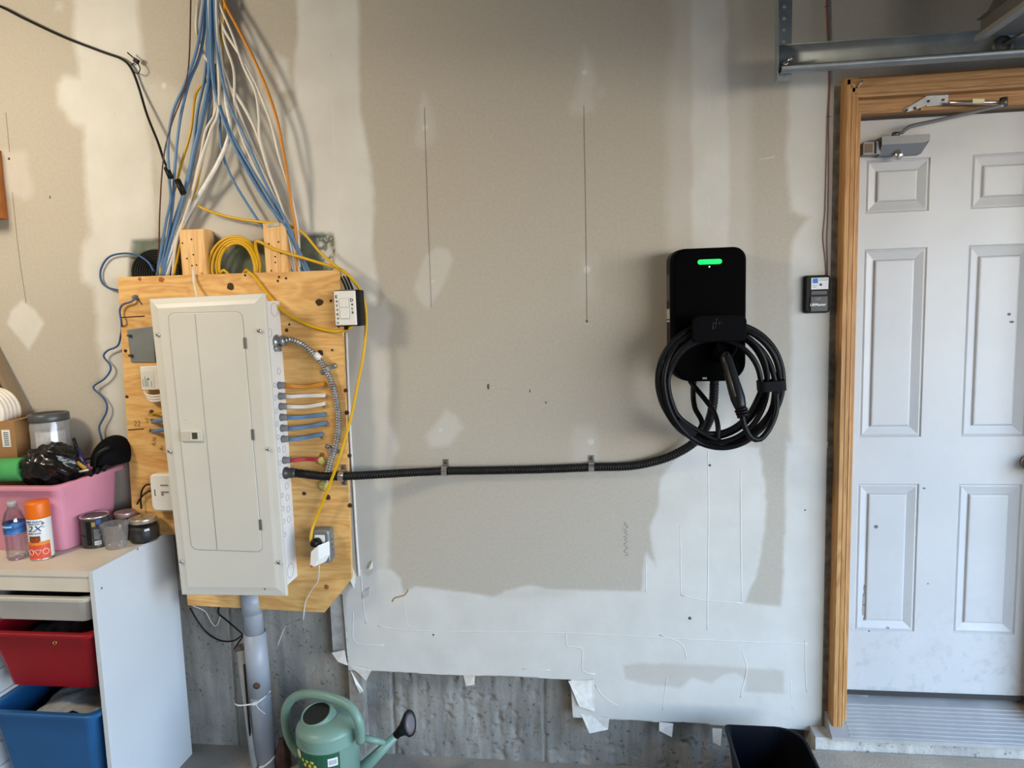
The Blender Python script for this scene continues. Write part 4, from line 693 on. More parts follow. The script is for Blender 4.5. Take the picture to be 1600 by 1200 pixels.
WH = [([(362, T), (358, 0), (347, 120), (380, 235), (440, 320), (520, 410), (600, 560), (650, 720), (700, 880), (748, 985), (792, 1175)], 'white cable looping across the front of the whole bundle', .0058),
 ([(432, T), (432, 0), (462, 120), (540, 250), (612, 390), (665, 530), (700, 670), (740, 800), (778, 980), (784, 1100), (790, 1175)], 'white cable following the orange one most closely', .0052),
 ([(440, T), (440, 0), (500, 150), (545, 280), (596, 390), (612, 500), (614, 580), (650, 720), (716, 910), (772, 1175)], 'white cable swinging wide between loop and orange cable', .0045),
 ([(398, T), (398, 40), (440, 230), (480, 345), (532, 490), (585, 620), (692, 855), (765, 1175)], 'white cable under the looping white one', .0048),
 ([(425, T), (425, 60), (436, 430), (385, 560), (358, 690), (300, 870), (250, 1020), (226, 1175)], 'white cable descending beside the foil-wrapped one', .0050),
 ([(432, T), (432, 60), (442, 440), (405, 560), (366, 680), (320, 850), (262, 1030), (244, 1175)], 'second white cable descending beside the foil-wrapped one', .0050),
 ([(448, T), (448, 0), (462, 160), (505, 300), (508, 440), (530, 560), (600, 720), (690, 880), (756, 1040), (780, 1175)], 'white cable hanging nearest the patched wall behind the bundle', .0045)]
for pts, lb_, r_ in WH: cab(pts, r_, M_WHITEC, lb_)
M_FOIL = mat('foil_sleeve', (.66, .65, .63), .3, var=.1, scale=60, bump=.5, bscale=60)
cab([(420, T), (425, 60), (470, 420), (487, 560), (440, 690), (352, 840), (282, 965), (240, 1075), (216, 1175)], .0088, M_FOIL, 'thick shiny white sleeved cable slanting to the black coil', flat=.6)
cab([(470, T), (468, 0), (446, 230), (400, 330), (344, 400), (322, 560), (282, 700), (262, 780), (232, 880), (206, 1010), (190, 1175)], .0046, M_YEL, 'yellow cable in the bundle running to the black coil', [-.05]*6+[-.045]*3+[-.035, -.03])
cab([(458, T), (456, 0), (438, 240), (424, 430), (372, 680), (345, 800), (322, 860), (300, 930), (250, 1175)], .0042, M_YEL, 'yellow cable in the bundle ending behind the wooden stud', [-.045]*5+[-.04]*3+[-.03])
cab([(463, T), (463, 0), (520, 115), (590, 250), (650, 390), (692, 520), (715, 640), (735, 760), (755, 900), (770, 990), (778, 1175)], .0056, M_ORANGE, 'orange cable along the outer edge of the bundle')
cab([(324, T), (322, 0), (315, 250), (295, 380), (240, 530), (205, 680), (190, 900), (186, 1060), (176, 1175)], .0026, mat('cable_brown', srgb((80, 46, 36)), .5), 'thin brown wire on the outer edge of the bundle')
for i in range(3): cab([(386+i*10, T), (390+i*9, 0), (395+i*9, 150), (398+i*10, 330), (402+i*20, 480), (330+i*4+(i == 2)*150, 800-(i == 2)*60), (212+i*8+(i == 2)*540, 1175)], .0050, (M_BLUE, M_WHITEC, M_BLUE)[i], ('blue cable deep inside the bundle, running to the black coil', 'white cable deep inside the bundle, running to the black coil', 'blue cable deep inside the bundle, running to the panel corner')[i], [-.06]*5+[-.045, -.03])
# antenna lead with splice and tie
M_BLKC = mat('cable_black', (.008, .0075, .0075), .5, var=.2, spec=.25)
bkl = thing('antenna_lead', 'black lead sweeping across the upper wall into the cable bundle', 'cable', A(210, 100, -.02))
al = [(-30, 3), (0, 10), (40, 30), (100, 58), (160, 81), (190, 92), (205, 107), (217, 137), (230, 180), (247, 223), (257, 253), (265, 267)]
MB().tube(spline([A(x, y, -.018 if i < 8 else -.025-.013*(i-7)) for i, (x, y) in enumerate(al)], .012), .0045, 8).build('lead', M_BLKC, bkl)
MB().tube([A(260, 262, -.077), A(267, 278, -.082)], .010, 10).build('splice', M_BLKC, bkl); MB().tube([A(277, 281, -.098), A(287, 303, -.098)], .011, 10).build('plug', M_BLKC, bkl)
tie = thing('cable_tie', 'black cable tie looped round the antenna lead on the upper wall', 'cable tie', A(212, 100, -.02))
MB().tube(spline([A(199, 82, -.03), A(207, 89, -.028), A(214, 95, -.026)], .006), .0026, 6, flat=.5).build('tail', M_BLKC, tie); MB().obox(A(213, 95, -.026), (.007, 0, -.005), (0, .006, 0), (.004, 0, .006)).build('head', M_BLKC, tie)
MB().tube(spline([A(214, 97, -.026), A(219, 107, -.03), A(215, 115, -.028), A(207, 110, -.010), A(204, 103, -.006), A(212, 97, -.012)], .006), .0022, 6, flat=.5).build('loop', M_BLKC, tie)
# black coil behind the board, blue patch lead
bk = MB(); 
for k in range(9):
    rr = 36-k*3.0; P_ = [A(243+k*.8+rr*1.0*math.cos(t), 425+rr*.95*math.sin(t), -.030+.0022*k) for t in np.linspace(0, 2*math.pi, 22)[:-1]]; bk.tube(spline(P_, .012, True), .0042, 6, cap=False)
bk.build('coiled_cable', M_BLKC, None, 'coil of black cable tucked behind the plywood top', 'cable coil')
M_BLUED = mat('patch_lead_blue', srgb((52, 84, 132)), .45)
MB().tube(spline([A(240, 424, -.05), A(232, 410, -.05), A(215, 399, -.040), (A(192, 396, -.022)), A(170, 402, -.015), A(158, 420, -.012), A(158, 438, -.012), A(168, 449, -.015), A(188, 454, -.03)], .01), .0038, 8).build('patch_lead', M_BLUED, None, 'blue patch lead curling round the upper corner of the plywood', 'cable')
wz = [(213, 464), (206, 471), (192, 476), (187, 486), (190, 505), (189, 522), (184, 540), (168, 548), (162, 557), (172, 570), (172, 580), (163, 592), (148, 602), (147, 608), (160, 620), (167, 632), (166, 645), (158, 660), (155, 670), (160, 690)]
MB().tube(spline([A(x, y, PY-.008 if i == 0 else (-.09 if i < 5 else -.022)) for i, (x, y) in enumerate(wz)], .008), .0036, 8).build('wavy_lead', M_BLUED, None, 'wavy blue lead hanging from the plywood down to the black cap', 'cable')
MB().lathe(A(213, 464, PY), [(.009, 0), (.009, .008), (.005, .014)], 12, (-.5, -1, -.3)).build('lead_grommet', mat('grommet_grey', (.12, .13, .15), .5), None, 'grey grommet where the wavy blue lead leaves the plywood', 'grommet')

# =================================================================== yellow cord: coil, run to the switch box, run down to the outlet
yc = thing('extension_cord', 'long yellow cord coiled between the studs and hanging past the switch to the outlet', 'cord', A(365, 425, -.05))
path = [A(387, 424, -.082), A(384, 422, -.068), A(378, 430, -.052), A(362, 432, -.05), A(350, 422, -.052)]
for j in range(54):
    an = math.radians(195-24*j); k = j*24/360; rx = 27+4.2*k+1.2*math.sin(j*.7); rz_ = 38+3.4*k
    path.append(A(370-1.0*k+rx*math.cos(an), 419-rz_*math.sin(an)*(1 if math.sin(an) > 0 else .75), -.052+.0055*k))
tail = [A(400, 378, -.060), A(430, 390, -.068), A(470, 402, -.075), A(500, 411, -.08), A(530, 420, -.085), A(547, 433, -.075), A(560, 449, -.068), A(568, 466, -.064), A(572, 488, -.064), A(572, 514, -.07), A(567, 560, -.085), A(557, 610, -.098), A(549, 650, -.105), A(538, 690, -.118), A(528, 722, -.128), A(512, 765, -.12), A(498, 800, -.115), A(488, 826, -.125), A(486, 846, -.150), A(491, 855, -.156), A(496, 851, -.148)]
MB().tube(spline(path+tail, .009), .0056, 8).build('cord', M_YEL, yc)
MB().tube(spline([A(387, 424, -.082), A(397, 432, -.084), A(412, 452, -.086), A(425, 468, -.088), A(445, 488, -.09), A(475, 505, -.09), A(505, 515, -.09), A(528, 518, -.092), A(545, 513, -.10), A(553, 507, -.095)], .009), .0056, 8).build('switch_run', M_YEL, yc)
MB().tube(spline([A(338, 380, -.06), A(346, 384, -.072), A(358, 389, -.068)], .006), .0014, 6).build('twist_tie', M_ORANGE, yc)
MB().tube(spline([A(311, 322, -.05), A(322, 328, -.05), A(350, 337, -.045), A(385, 344, -.045), A(420, 348, -.05), A(442, 350, -.05), A(462, 357, -.035), A(476, 366, -.05), A(497, 391, -.065), A(515, 408, -.085), A(528, 418, -.098)], .009), .0050, 8).build('yellow_lead', M_YEL, None, 'second yellow lead passing over the stud top toward the switch', 'cable')
MB().obox(A(428, 350, -.055), (.022, 0, .002), (0, .008, 0), (0, 0, .006)).xf(lambda p: p+.003*np.array([0, math.sin(p[0]*300), math.sin(p[0]*420)])).build('tape_scrap', mat('grey_tape', (.40, .38, .35), .6, var=.3, scale=80), None, 'scrap of grey tape on the yellow lead over the stud', 'tape')
for px in (541, 546, 551): MB().tube(spline([A(px-9, 432, -.06), A(px-5, 440, -.085), A(px, 452, -.09)], .006), .0040, 7).build('dark_cable', M_BLKC, None, f'dark cable entering the switch box top, {("nearest the board", "in the middle", "nearest the yellow cord")[(px-541)//5]}', 'cable', 'dark cables above the switch box')
MB().tube(spline([A(302, 420, -.083), A(303, 440, -.090), A(308, 463, -.12), A(309, 466, -.125)], .008), .0045, 8).build('white_stub', M_WHITEC, None, 'short white cable dropping over the plywood edge into the panel top', 'cable')

# =================================================================== switch box and outlet on the board
sw = thing('switch_box', 'black switch box with white plate and handwritten letters on the plywood corner', 'switch', A(543, 510, PY))
SF = -.125; x0, x1 = A(522, 482, SF)[0], A(557, 482, SF)[0]; z0, z1 = A(540, 510, SF)[2], A(540, 453, SF)[2]
MB().loft([[(x, y, z) for x, z in rrect(x0+e, x1-e+.012*(y > SF+.004), z0+e, z1-e, .007)] for e, y in ((0, PY-.0), (0, SF+.006), (.0005, SF+.002))]).build('box', M_BLACK, sw)
px0, px1, pz0, pz1 = x0+.003, x1-.001, z0+.004, z1-.003
pt = MB().loft([[(x, y, z) for x, z in rrect(px0+e, px1-e, pz0+e, pz1-e, .003)] for e, y in ((0, SF+.003), (0, SF-.002), (.003, SF-.004))]).build('cover_plate', M_WHITEP, sw)
xm, zm = (px0+px1)/2-.002, (pz0+pz1)/2-.002
MB().box(xm-.0175, xm+.0175, SF-.0050, SF-.003, zm-.036, zm+.036).build('decora_frame', mat('plate_gap', (.50, .49, .46), .5), sw)
MB().box(xm-.016, xm+.016, SF-.0075, SF-.003, zm+.006, zm+.034).build('upper_rocker', M_WHITEP, sw); MB().box(xm-.016, xm+.016, SF-.0085, SF-.003, zm-.034, zm+.004).build('lower_rocker', M_WHITEP, sw, bevel=.001)
MB().box(xm-.010, xm+.010, SF-.0095, SF-.008, zm-.012, zm-.003).build('rocker_tab', M_WHITEP, sw)
M_INK = mat('marker_ink', (.02, .02, .022), .7)
for word, xx, zt_, st in (('Entrance', px0+.0085, pz1-.020, .0148), ('Deck', px1-.0135, pz1-.033, .0140)):
    for k, c in enumerate(word): MB().text(c, (xx+.001*(k % 2)+.0008*k*.3, SF-.0042, zt_-k*st), .0135 if not c.isupper() else .015, depth=.0006, bold=.0005).build('handwritten_letter', M_INK, pt)
MB().box(x0+.028, x0+.040, SF+.012, SF+.024, z0-.012, z0).build('cable_gland', M_BLACK, sw)

ob = thing('outlet_box', 'galvanised steel outlet box on the lower plywood', 'outlet', A(505, 878, PY))
OF = -.125; x0, x1 = A(487, 850, OF)[0], A(514, 850, OF)[0]; z0, z1 = A(500, 880, OF)[2], A(500, 829, OF)[2]
MB().loft([[(x, y, z) for x, z in rrect(x0+e, x1-e, z0+e, z1-e, .010)] for e, y in ((0, PY), (0, OF+.004), (.003, OF))]).build('box', M_GALV, ob)
MB().loft([[(x, y, z) for x, z in rrect(x0-.002+e, x1+.002-e, z0-.002+e, z1+.002-e, .010)] for e, y in ((0, OF+.014), (0, OF+.018))]).build('box_seam', M_ZINC, ob)
MB().box(x0+.012, x1-.014, OF-.004, OF+.001, z0+.012, z1-.016).build('receptacle', M_WHITEP, ob, bevel=.003)
for dz_ in (-.02, 0, .02): MB().cyl((x1-.0005, OF+.03, (z0+z1)/2+dz_), (x1+.001, OF+.03, (z0+z1)/2+dz_), .004, n=8).build('box_hole', M_DARKM, ob)
pg = A(497, 847, OF-.006); MB().lathe(pg, [(.017, 0), (.017, .018), (.013, .030), (.007, .034)], 16, (-.25, -1, .1)).build('cord_plug', M_BLACK, None, 'black plug of the yellow cord in the outlet box', 'plug')
ad = thing('plug_adapter', 'white plug-in adapter with folded shape in the outlet box', 'adapter', A(496, 885, OF))
f0 = [A(x, y, -.165) for x, y in ((485, 862), (497, 852), (498, 874), (491, 886), (484, 884))]; MB().prism(f0, (.030, .036, .006)).build('adapter_body', M_WHITEP, ad, bevel=.003)
MB().cyl(A(486, 884, -.165), A(488, 886, -.168), .003, n=8).build('red_dot', M_RED, ad)
M_THIN = mat('thin_white_wire', (.62, .58, .54), .5)
MB().tube(spline([A(499, 884, -.13), A(498, 900, -.11), A(496, 910, -.10), A(485, 925, -.095), A(477, 942, -.09), A(474, 965, -.085), A(472, 968, -.05), A(455, 974, -.01), A(447, 978, .02), A(443, 985, .03), A(437, 1000, .035), A(434, 1009, .04)], .008), .0022, 6).build('thin_wire', M_THIN, None, 'thin white wire dangling from the outlet adapter below the plywood', 'wire')

# =================================================================== things on the plywood beside the panel
mpl = thing('metal_plate', 'grey galvanised cover plate on the plywood beside the panel', 'plate', A(220, 565, PY))
mq = [A(x, y, PY-.003) for x, y in ((199, 515), (240, 509), (243, 566), (205, 566))]; MB().prism([np.array([p[0], PY, p[2]]) for p in mq], (0, -.006, 0)).build('plate', mat('plate_grey', (.22, .24, .25), .45, .5, var=.12), mpl, bevel=.002)
for px, py in ((204, 525), (206, 556)): MB().lathe(A(px, py, PY-.007), [(.006, 0), (.006, .004), (.003, .014)], 10, (-.3, -1, .2), False).build('screw', M_DARKM, mpl)
sn = thing('leak_sensor', 'small white plastic sensor with printed label beside the panel', 'sensor', A(236, 610, PY))
x0, x1 = A(221, 590, -.10)[0], A(253, 590, -.10)[0]; z0, z1 = A(230, 609, -.10)[2], A(230, 572, -.10)[2]
MB().box(x0, x1, -.105, PY, z0, z1).build('case', M_WHITEP, sn, bevel=.003); MB().box(x0+.003, x0+.055, -.1056, -.1045, z0+.006, z1-.020).build('label', mat('sensor_label', (.62, .62, .60), .5), sn)
MB().cyl((x0+.030, -.1056, (z0+z1)/2-.004), (x0+.030, -.1062, (z0+z1)/2-.004), .005, n=10).build('green_mark', mat('mark_green', (.12, .30, .08), .6), sn)
for dx_, h_ in ((.008, .030), (.016, .04), (.021, .03), (.026, .022), (.040, .02)): MB().box(x0+dx_, x0+dx_+.0022, -.1061, -.1055, z0+.012, z0+.012+h_).build('print_line', mat('print_faint', (.25, .25, .24), .6), sn)
mb = MB()
for k in range(3): mb.tube(spline([A(226+k*2, 612+k*4, -.085), A(230+k*2, 617+k*4, -.10), A(240, 619+k*4, -.105), A(256, 617+k*4, -.10)], .006), .0052, 8)
mb.build('coiled_lead', M_WHITEC, None, 'folded white lead under the small white sensor', 'cable')
oa = thing('plug_in_unit', 'rounded white plug-in unit behind the panel edge above the jar', 'plug-in unit', A(250, 798, PY))
x0, x1 = A(235, 770, -.115)[0], A(276, 770, -.115)[0]; z0, z1 = A(250, 799, -.115)[2], A(250, 741, -.115)[2]
MB().loft([[(x, y, z) for x, z in rrect(x0+e, x1-e, z0+e, z1-e, .018)] for e, y in ((.004, PY), (0, -.085), (0, -.11), (.006, -.117))]).build('shell', M_WHITEP, oa)
MB().box(x0+.018, x0+.022, -.1185, -.116, z0+.060, z0+.085).build('slot', mat('slot_grey', (.2, .2, .2), .5), oa)
for dz_ in (.072, .098): MB().box(x0+.045, x0+.075, -.1185, -.116, z0+dz_, z0+dz_+.005).build('slot', MATS['slot_grey'], oa)
MB().cyl((x0+.050, -.1165, z0+.066), (x0+.050, -.119, z0+.066), .005, n=10).build('socket_hole', MATS['slot_grey'], oa)
for i, pp_ in enumerate(([(236, 757), (228, 758), (222, 766), (220, 780), (221, 795)], [(236, 767), (228, 770), (220, 778), (214, 788)])):
    MB().tube(spline([A(x, y, -.09) for x, y in pp_], .006), .0032, 7).build('black_lead', M_BLKC, None, ('black lead curving down from the white plug-in unit' if i == 0 else 'lower black lead slanting from the white plug-in unit to the jars'), 'cable', 'leads of the plug-in unit')

# =================================================================== grey pipes under the panel
M_PVC = mat('grey_pvc', (.30, .325, .37), .4, var=.06)
pv = thing('conduit_pipe', 'thick grey plastic pipe rising from the floor to the panel', 'pipe', AZ(418, 1197, 0))
p0 = AZ(417, 1197, 0); p1 = A(393, 935, -.06); d_ = (p1-p0)/np.linalg.norm(p1-p0); Lp = np.linalg.norm(p1-p0); r_ = .0385
MB().cyl(p0, p0+d_*Lp*.80, r_, n=28).build('lower_pipe', M_PVC, pv); MB().cyl(p0+d_*Lp*.44, p0+d_*Lp*.805, r_+.0035, n=28).build('coupling', M_PVC, pv)
MB().cyl(p0+d_*Lp*.80, p1+d_*.03, r_-.003, n=28).build('upper_pipe', M_PVC, pv); MB().cyl(p0+d_*Lp*.92, p1+d_*.03, r_+.001, n=28).build('collar', M_PVC, pv)
fr = p0+d_*Lp*.52+np.array([.012, -r_-.003, 0]); MB().lathe(fr, [(.014, 0), (.006, .002)], 8, (.2, -1, 0)).build('stain', mat('rust_stain', (.08, .045, .025), .8), pv)
q0 = AZ(400, 1203, 0); q1 = A(377, 1012, .01)
sp2 = thing('slim_conduit', 'slimmer grey plastic conduit strapped beside the thick pipe', 'pipe', q0)
MB().cyl(q0, q1, .0175, n=18).build('tube', mat('slim_grey', (.34, .35, .36), .5, var=.15, scale=20), sp2)
MB().lathe(q1-np.array([0, 0, .012]), [(.018, 0), (.020, .010), (.016, .020), (.008, .026)], 12).build('duct_putty', mat('putty', (.13, .10, .08), .9, var=.4, scale=50, bump=.6), sp2)
dk = p0*.55+q0*.45+np.array([-.002, -.03, 0]); dk2 = p1*.52+q1*.48
MB().tube([p0+np.array([-.052, -.012, .0]), p0+d_*Lp*.62+np.array([-.048, -.012, 0])], .004, 6).build('ground_wire', M_BLKC, None, 'black ground wire in the groove between the two grey pipes', 'wire')
def zip_band(t_, lab):
    c_ = p0+d_*Lp*t_; w0 = q0+(q1-q0)*min(1, t_*1.35); P_ = [(w0[0]-.020, c_[1]-.030, c_[2]-.012), (w0[0]+.006, c_[1]-.042, c_[2]-.010), (c_[0], c_[1]-r_-.004, c_[2]+.002), (c_[0]+.028, c_[1]-.030, c_[2]+.018), (c_[0]+r_+.004, c_[1], c_[2]+.03)]
    o = thing('cable_tie', lab, 'cable tie', P_[2], 'cable ties on the grey pipes'); MB().tube(spline(P_, .006), .0034, 6, flat=.5).build('band', M_WHITEP, o)
    MB().obox(P_[2], (.008, 0, .002), (0, .004, 0), (0, 0, .006)).build('head', M_WHITEP, o); MB().tube(spline([P_[2], np.array(P_[2])+np.array([.02, -.012, -.014]), np.array(P_[2])+np.array([.045, -.012, -.034])], .006), .0018, 5).build('tail', M_WHITEP, o)
zip_band(.415, 'white cable tie halfway up the grey pipes'); zip_band(.03, 'white cable tie at the floor end of the grey pipes')
for i, (pts, m_, rr, lb_) in enumerate((([(297, 950, .0), (310, 972, .01), (325, 990, .02), (345, 1001, .02), (365, 1001, .02), (379, 992, .01)], M_BLKC, .0035, 'black wire sagging from behind the panel to the grey pipe'), ([(347, 934, -.03), (343, 945, .0), (341, 958, .03), (350, 966, .03), (370, 983, .02), (379, 993, .01), (372, 1005, .02), (366, 1014, .02)], M_BLKC, .0032, 'black wire dropping through the staple to the slim conduit'), ([(297, 932, -.02), (300, 945, .0), (320, 955, .03), (330, 972, .04), (338, 978, .04), (345, 962, .04)], M_THIN, .0022, 'thin pale wire looping under the panel beside the storage unit'), ([(358, 932, -.03), (348, 940, .0), (342, 952, .03), (344, 962, .035)], mat('wire_brown', (.14, .09, .06), .6), .003, 'brown wire above the staple under the panel'))):
    MB().tube(spline([A(*p) for p in pts], .008), rr, 7).build('loose_wire', m_, None, lb_, 'wire', 'loose wires under the panel')

# =================================================================== watering can
M_GRN = mat('can_green', srgb((116, 146, 133)), .38, var=.05)
wcx = A(513, 1150, -.20); C_ = np.array([wcx[0], -.20, 0]); zs_ = A(513, 1160, -.312)[2]; Rw = .112
wc = thing('watering_can', 'sage green plastic watering can with black rose on the floor', 'watering can', C_)
MB().lathe(C_, [(Rw*.86, .002), (Rw*.90, .02), (Rw*.97, .03), (Rw*.97, zs_-.052), (Rw*1.0, zs_-.047), (Rw*.945, zs_-.042), (Rw*1.0, zs_-.036), (Rw*.945, zs_-.031), (Rw*1.0, zs_-.025), (Rw*.95, zs_-.019), (Rw*1.0, zs_-.012), (Rw*.97, zs_), (Rw*.86, zs_+.012), (Rw*.6, zs_+.021), (Rw*.30, zs_+.025)], 40, cap1=False).build('body', M_GRN, wc)
# filler neck: a slanted oval collar; a dark disc paints its shaded inside
nk = C_+np.array([-.034, -.010, zs_+.035]); ta = np.array([-.15, -.42, .9]); ta /= np.linalg.norm(ta); na = np.cross(ta, (0, 1, 0)); na /= np.linalg.norm(na); nb2 = np.cross(ta, na)
def oval(c, a, b_, h): return [c+ta*h+na*a*math.cos(t)+nb2*b_*math.sin(t) for t in np.linspace(0, 2*math.pi, 28)[:-1]]
MB().loft([oval(nk, .064, .060, -.03), oval(nk, .058, .052, .004), oval(nk, .055, .048, .010), oval(nk, .051, .044, .008), oval(nk, .048, .040, -.03)], False, False, True).build('filler_collar', M_GRN, wc)
MB().loft([oval(nk, .0515, .0445, .006), oval(nk, .05, .043, .003)], True, True).build('filler_shade_disc', mat('can_inside_shade', (.008, .012, .010), .8), wc)
HB = [A(x, y, Y_) for x, y, Y_ in ((468, 1180, -.12), (455, 1160, -.12), (447, 1135, -.13), (447, 1108, -.15), (458, 1091, -.17), (478, 1084, -.19), (505, 1087, -.21), (533, 1096, -.23), (550, 1108, -.25), (560, 1126, -.26), (563, 1142, -.25), (563, 1158, -.235))]
MB().tube(spline(HB, .008), .0165, 14).build('handle', M_GRN, wc)
s0, s1 = A(568, 1200, -.17), A(622, 1146, -.15); MB().cyl(s0+(s0-s1)*.5, s1, .030, .013, 18).build('spout', M_GRN, wc)
MB().cyl(A(560, 1152, -.19), A(606, 1161, -.155), .013, .011, 14).build('spout_brace', M_GRN, wc)
sd = (s1-s0)/np.linalg.norm(s1-s0); ra = np.array([.96, -.14, .25]); ra /= np.linalg.norm(ra)
MB().lathe(s1-sd*.012, [(.0145, 0), (.0155, .018), (.016, .022)], 18, sd).build('rose_socket', M_BLACK, wc)
rcen = A(640, 1130, -.15); _a = np.cross(ra, (0, 0, 1.)); _a /= np.linalg.norm(_a); _b = np.cross(ra, _a); _c = np.cross(sd, (0, 0, 1.)); _c /= np.linalg.norm(_c); _d = np.cross(sd, _c)
def _ring(c, u, v, r): return [c+r*(math.cos(t)*u+math.sin(t)*v) for t in np.linspace(0, 2*math.pi, 25)[:-1]]
MB().loft([_ring(s1, _c, _d, .015), _ring(s1*.55+rcen*.45, (_c+_a)/2, (_d+_b)/2, .024), _ring(rcen-ra*.008, _a, _b, .042), _ring(rcen-ra*.002, _a, _b, .046), _ring(rcen+ra*.003, _a, _b, .045)], True, True, True).build('rose', M_BLACK, wc)
rc = A(640, 1130, -.15)+ra*.0032; MB().lathe(rc, [(.040, 0), (.020, .004), (.004, .005)], 24, ra).build('rose_face', mat('rose_grey', (.16, .14, .15), .5), wc)
def curved_patch(c, R, a0, a1, z0, z1, off=.0008, n=10): # a label that follows an upright cylinder; angles in degrees, -90 faces the camera
    t = [math.radians(a0+(a1-a0)*k/n) for k in range(n+1)]; o_ = [[c[0]+(R+off)*math.cos(a), c[1]+(R+off)*math.sin(a)] for a in t]; i_ = [[c[0]+(R-.0006)*math.cos(a), c[1]+(R-.0006)*math.sin(a)] for a in t]
    return MB().loft([[(x, y, z0) for x, y in o_+i_[::-1]], [(x, y, z1) for x, y in o_+i_[::-1]]])
lz1 = zs_-.054; lbw = curved_patch(C_, Rw*.972, -150, -48, lz1-.085, lz1).build('label', mat('label_green', srgb((30, 82, 60)), .5), wc)
curved_patch(C_, Rw*.973, -70, -52, lz1-.045, lz1-.016).build('barcode_field', mat('print_white', (.8, .8, .82), .5), lbw)
for k in range(7): a = -68+k*2.1; curved_patch(C_, Rw*.974, a, a+1.0, lz1-.040, lz1-.022, n=1).build('barcode_bar', M_TXT, lbw)
for k in range(6): a = -122+k*5.5; MB().lathe(C_+np.array([Rw*.973*math.cos(math.radians(a)), Rw*.973*math.sin(math.radians(a)), lz1-.030-.014*(k % 2)]), [(.008, 0), (.004, .0012)], 8, (math.cos(math.radians(a)), math.sin(math.radians(a)), 0)).build('printed_flower', mat('print_yellow', srgb((190, 170, 60)), .6), lbw)
MB().lathe(C_+np.array([Rw*.973*math.cos(math.radians(-136)), Rw*.973*math.sin(math.radians(-136)), lz1-.018]), [(.017, 0), (.012, .0012)], 12, (math.cos(math.radians(-136)), math.sin(math.radians(-136)), 0)).build('printed_emblem', mat('print_cream', srgb((220, 200, 150)), .6), lbw)
tgp = A(583, 1172, -.11); MB().obox(tgp, (.024, .004, -.004), (0, .001, 0), (.003, 0, .026)).build('paper_tag', M_PAPER, None, 'small white printed paper lying behind the watering can spout', 'paper')
# brown bottle shape behind the can
bq = AZ(447, 1192, .0)+np.array([0, -.02, 0]); MB().lathe(bq, [(.028, 0), (.030, .01), (.030, .06), (.020, .085), (.012, .10), (.012, .115)], 16).build('dark_bottle', mat('dark_red_bottle', (.05, .022, .018), .4, var=.3, scale=40), None, 'small dark reddish bottle between grey pipe and watering can', 'bottle')

# =================================================================== hollow tub maker
def tub(mb, x0, x1, y0, y1, z0, z1, taper=.03, rim=.02, wall_=.003, rad=.03, lip=.012):
    def rg(e, z, r): return [(x, y, z) for x, y in rrect(x0+e, x1-e, y0+e, y1-e, max(.004, r))]
    return mb.loft([rg(taper+rim, z0, rad*.7), rg(rim, z1-lip, rad), rg(0, z1-lip, rad), rg(-.001, z1-.003, rad), rg(.003, z1, rad), rg(rim, z1, rad), rg(rim+wall_, z1-.006, rad), rg(taper+rim+wall_, z0+wall_, rad*.7)], True, True)
# black bin beside the door
bn = thing('waste_bin', 'open black plastic bin standing beside the entry door', 'bin', (.54, -.24, 0))
zr = .30; b0 = AZ(1131, 1128, zr); b1 = AZ(1238, 1141, zr); b2 = AZ(1288, 1200, zr)
bx0, bx1, by1 = b0[0], b2[0]-.012, (b0[1]+b1[1])/2+.006; by0 = by1-.30
M_BINB = mat('bin_black', (.004, .0045, .008), .45, var=.15, spec=.2)
def rg(e, z, rr): return [(x, y, z) for x, y in rrect(bx0+e, bx1-e, by0+e, by1-e, rr, 7)]
rr4 = (.03, .06, .085, .012)
MB().loft([rg(.040, .002, rr4), rg(.008, zr-.02, rr4), rg(0, zr-.018, rr4), rg(0, zr-.003, rr4), rg(.004, zr, rr4), rg(.009, zr-.003, rr4), rg(.044, .010, rr4)], True, True).build('tub', M_BINB, bn)

# =================================================================== storage unit with pull-out tubs
XR = AZ(145, 893, .94)[0]; YF = -.446; YB = -.010; TH = .018; ZT = .94; XL = XR-.99; XM = XR-.462
M_LAM = mat('white_laminate', (.54, .575, .61), .42, var=.03, scale=3); M_LAMW = mat('worn_laminate', (.60, .55, .47), .45, var=.06, scale=7)
su = thing('storage_unit', 'white laminate storage frame holding pull-out plastic tubs', 'storage unit', ((XR+XL)/2, YF, 0))
MB().box(XR-TH, XR, YF, YB, 0, ZT-.0).build('side_panel', M_LAM, su, bevel=.0015); MB().box(XL, XL+TH, YF, YB, 0, ZT).build('side_panel', M_LAM, su); MB().box(XM-TH, XM, YF, YB, 0, ZT-.03).build('divider', M_LAM, su)
MB().box(XL+TH, XR-TH-.0003, YF+.001, YB, ZT-.020, ZT-.0004).build('top_board', M_LAMW, su); MB().box(XL+TH, XR-TH-.0003, YF+.006, YF+.022, ZT-.074, ZT-.0205).build('front_rail', M_LAMW, su)
MB().box(XL+TH, XR-TH, YB-.008, YB, .04, ZT-.03).build('back_panel', M_LAM, su); MB().box(XL+TH, XR-TH, YF+.02, YB-.01, .03, .045).build('bottom_board', M_LAM, su)
for z_ in np.arange(.12, .86, .085): MB().box(XM, XM+.008, YF+.01, YB-.01, z_-.012, z_).build('runner', M_LAM, su); MB().box(XR-TH-.008, XR-TH, YF+.01, YB-.01, z_-.012, z_).build('runner', M_LAM, su)
for px, py in ((159, 919), (215, 858), (312, 1188)):
    d_ = _dir(px, py); p = CAM+d_*((XR-CAM[0])/d_[0]); MB().lathe(p, [(.0045, 0), (.003, .0008)], 10, (1, 0, 0), False).build('screw_cap', mat('screw_hole', (.12, .13, .15), .5), su)
tx0, tx1 = XM+.006, XR-TH-.004
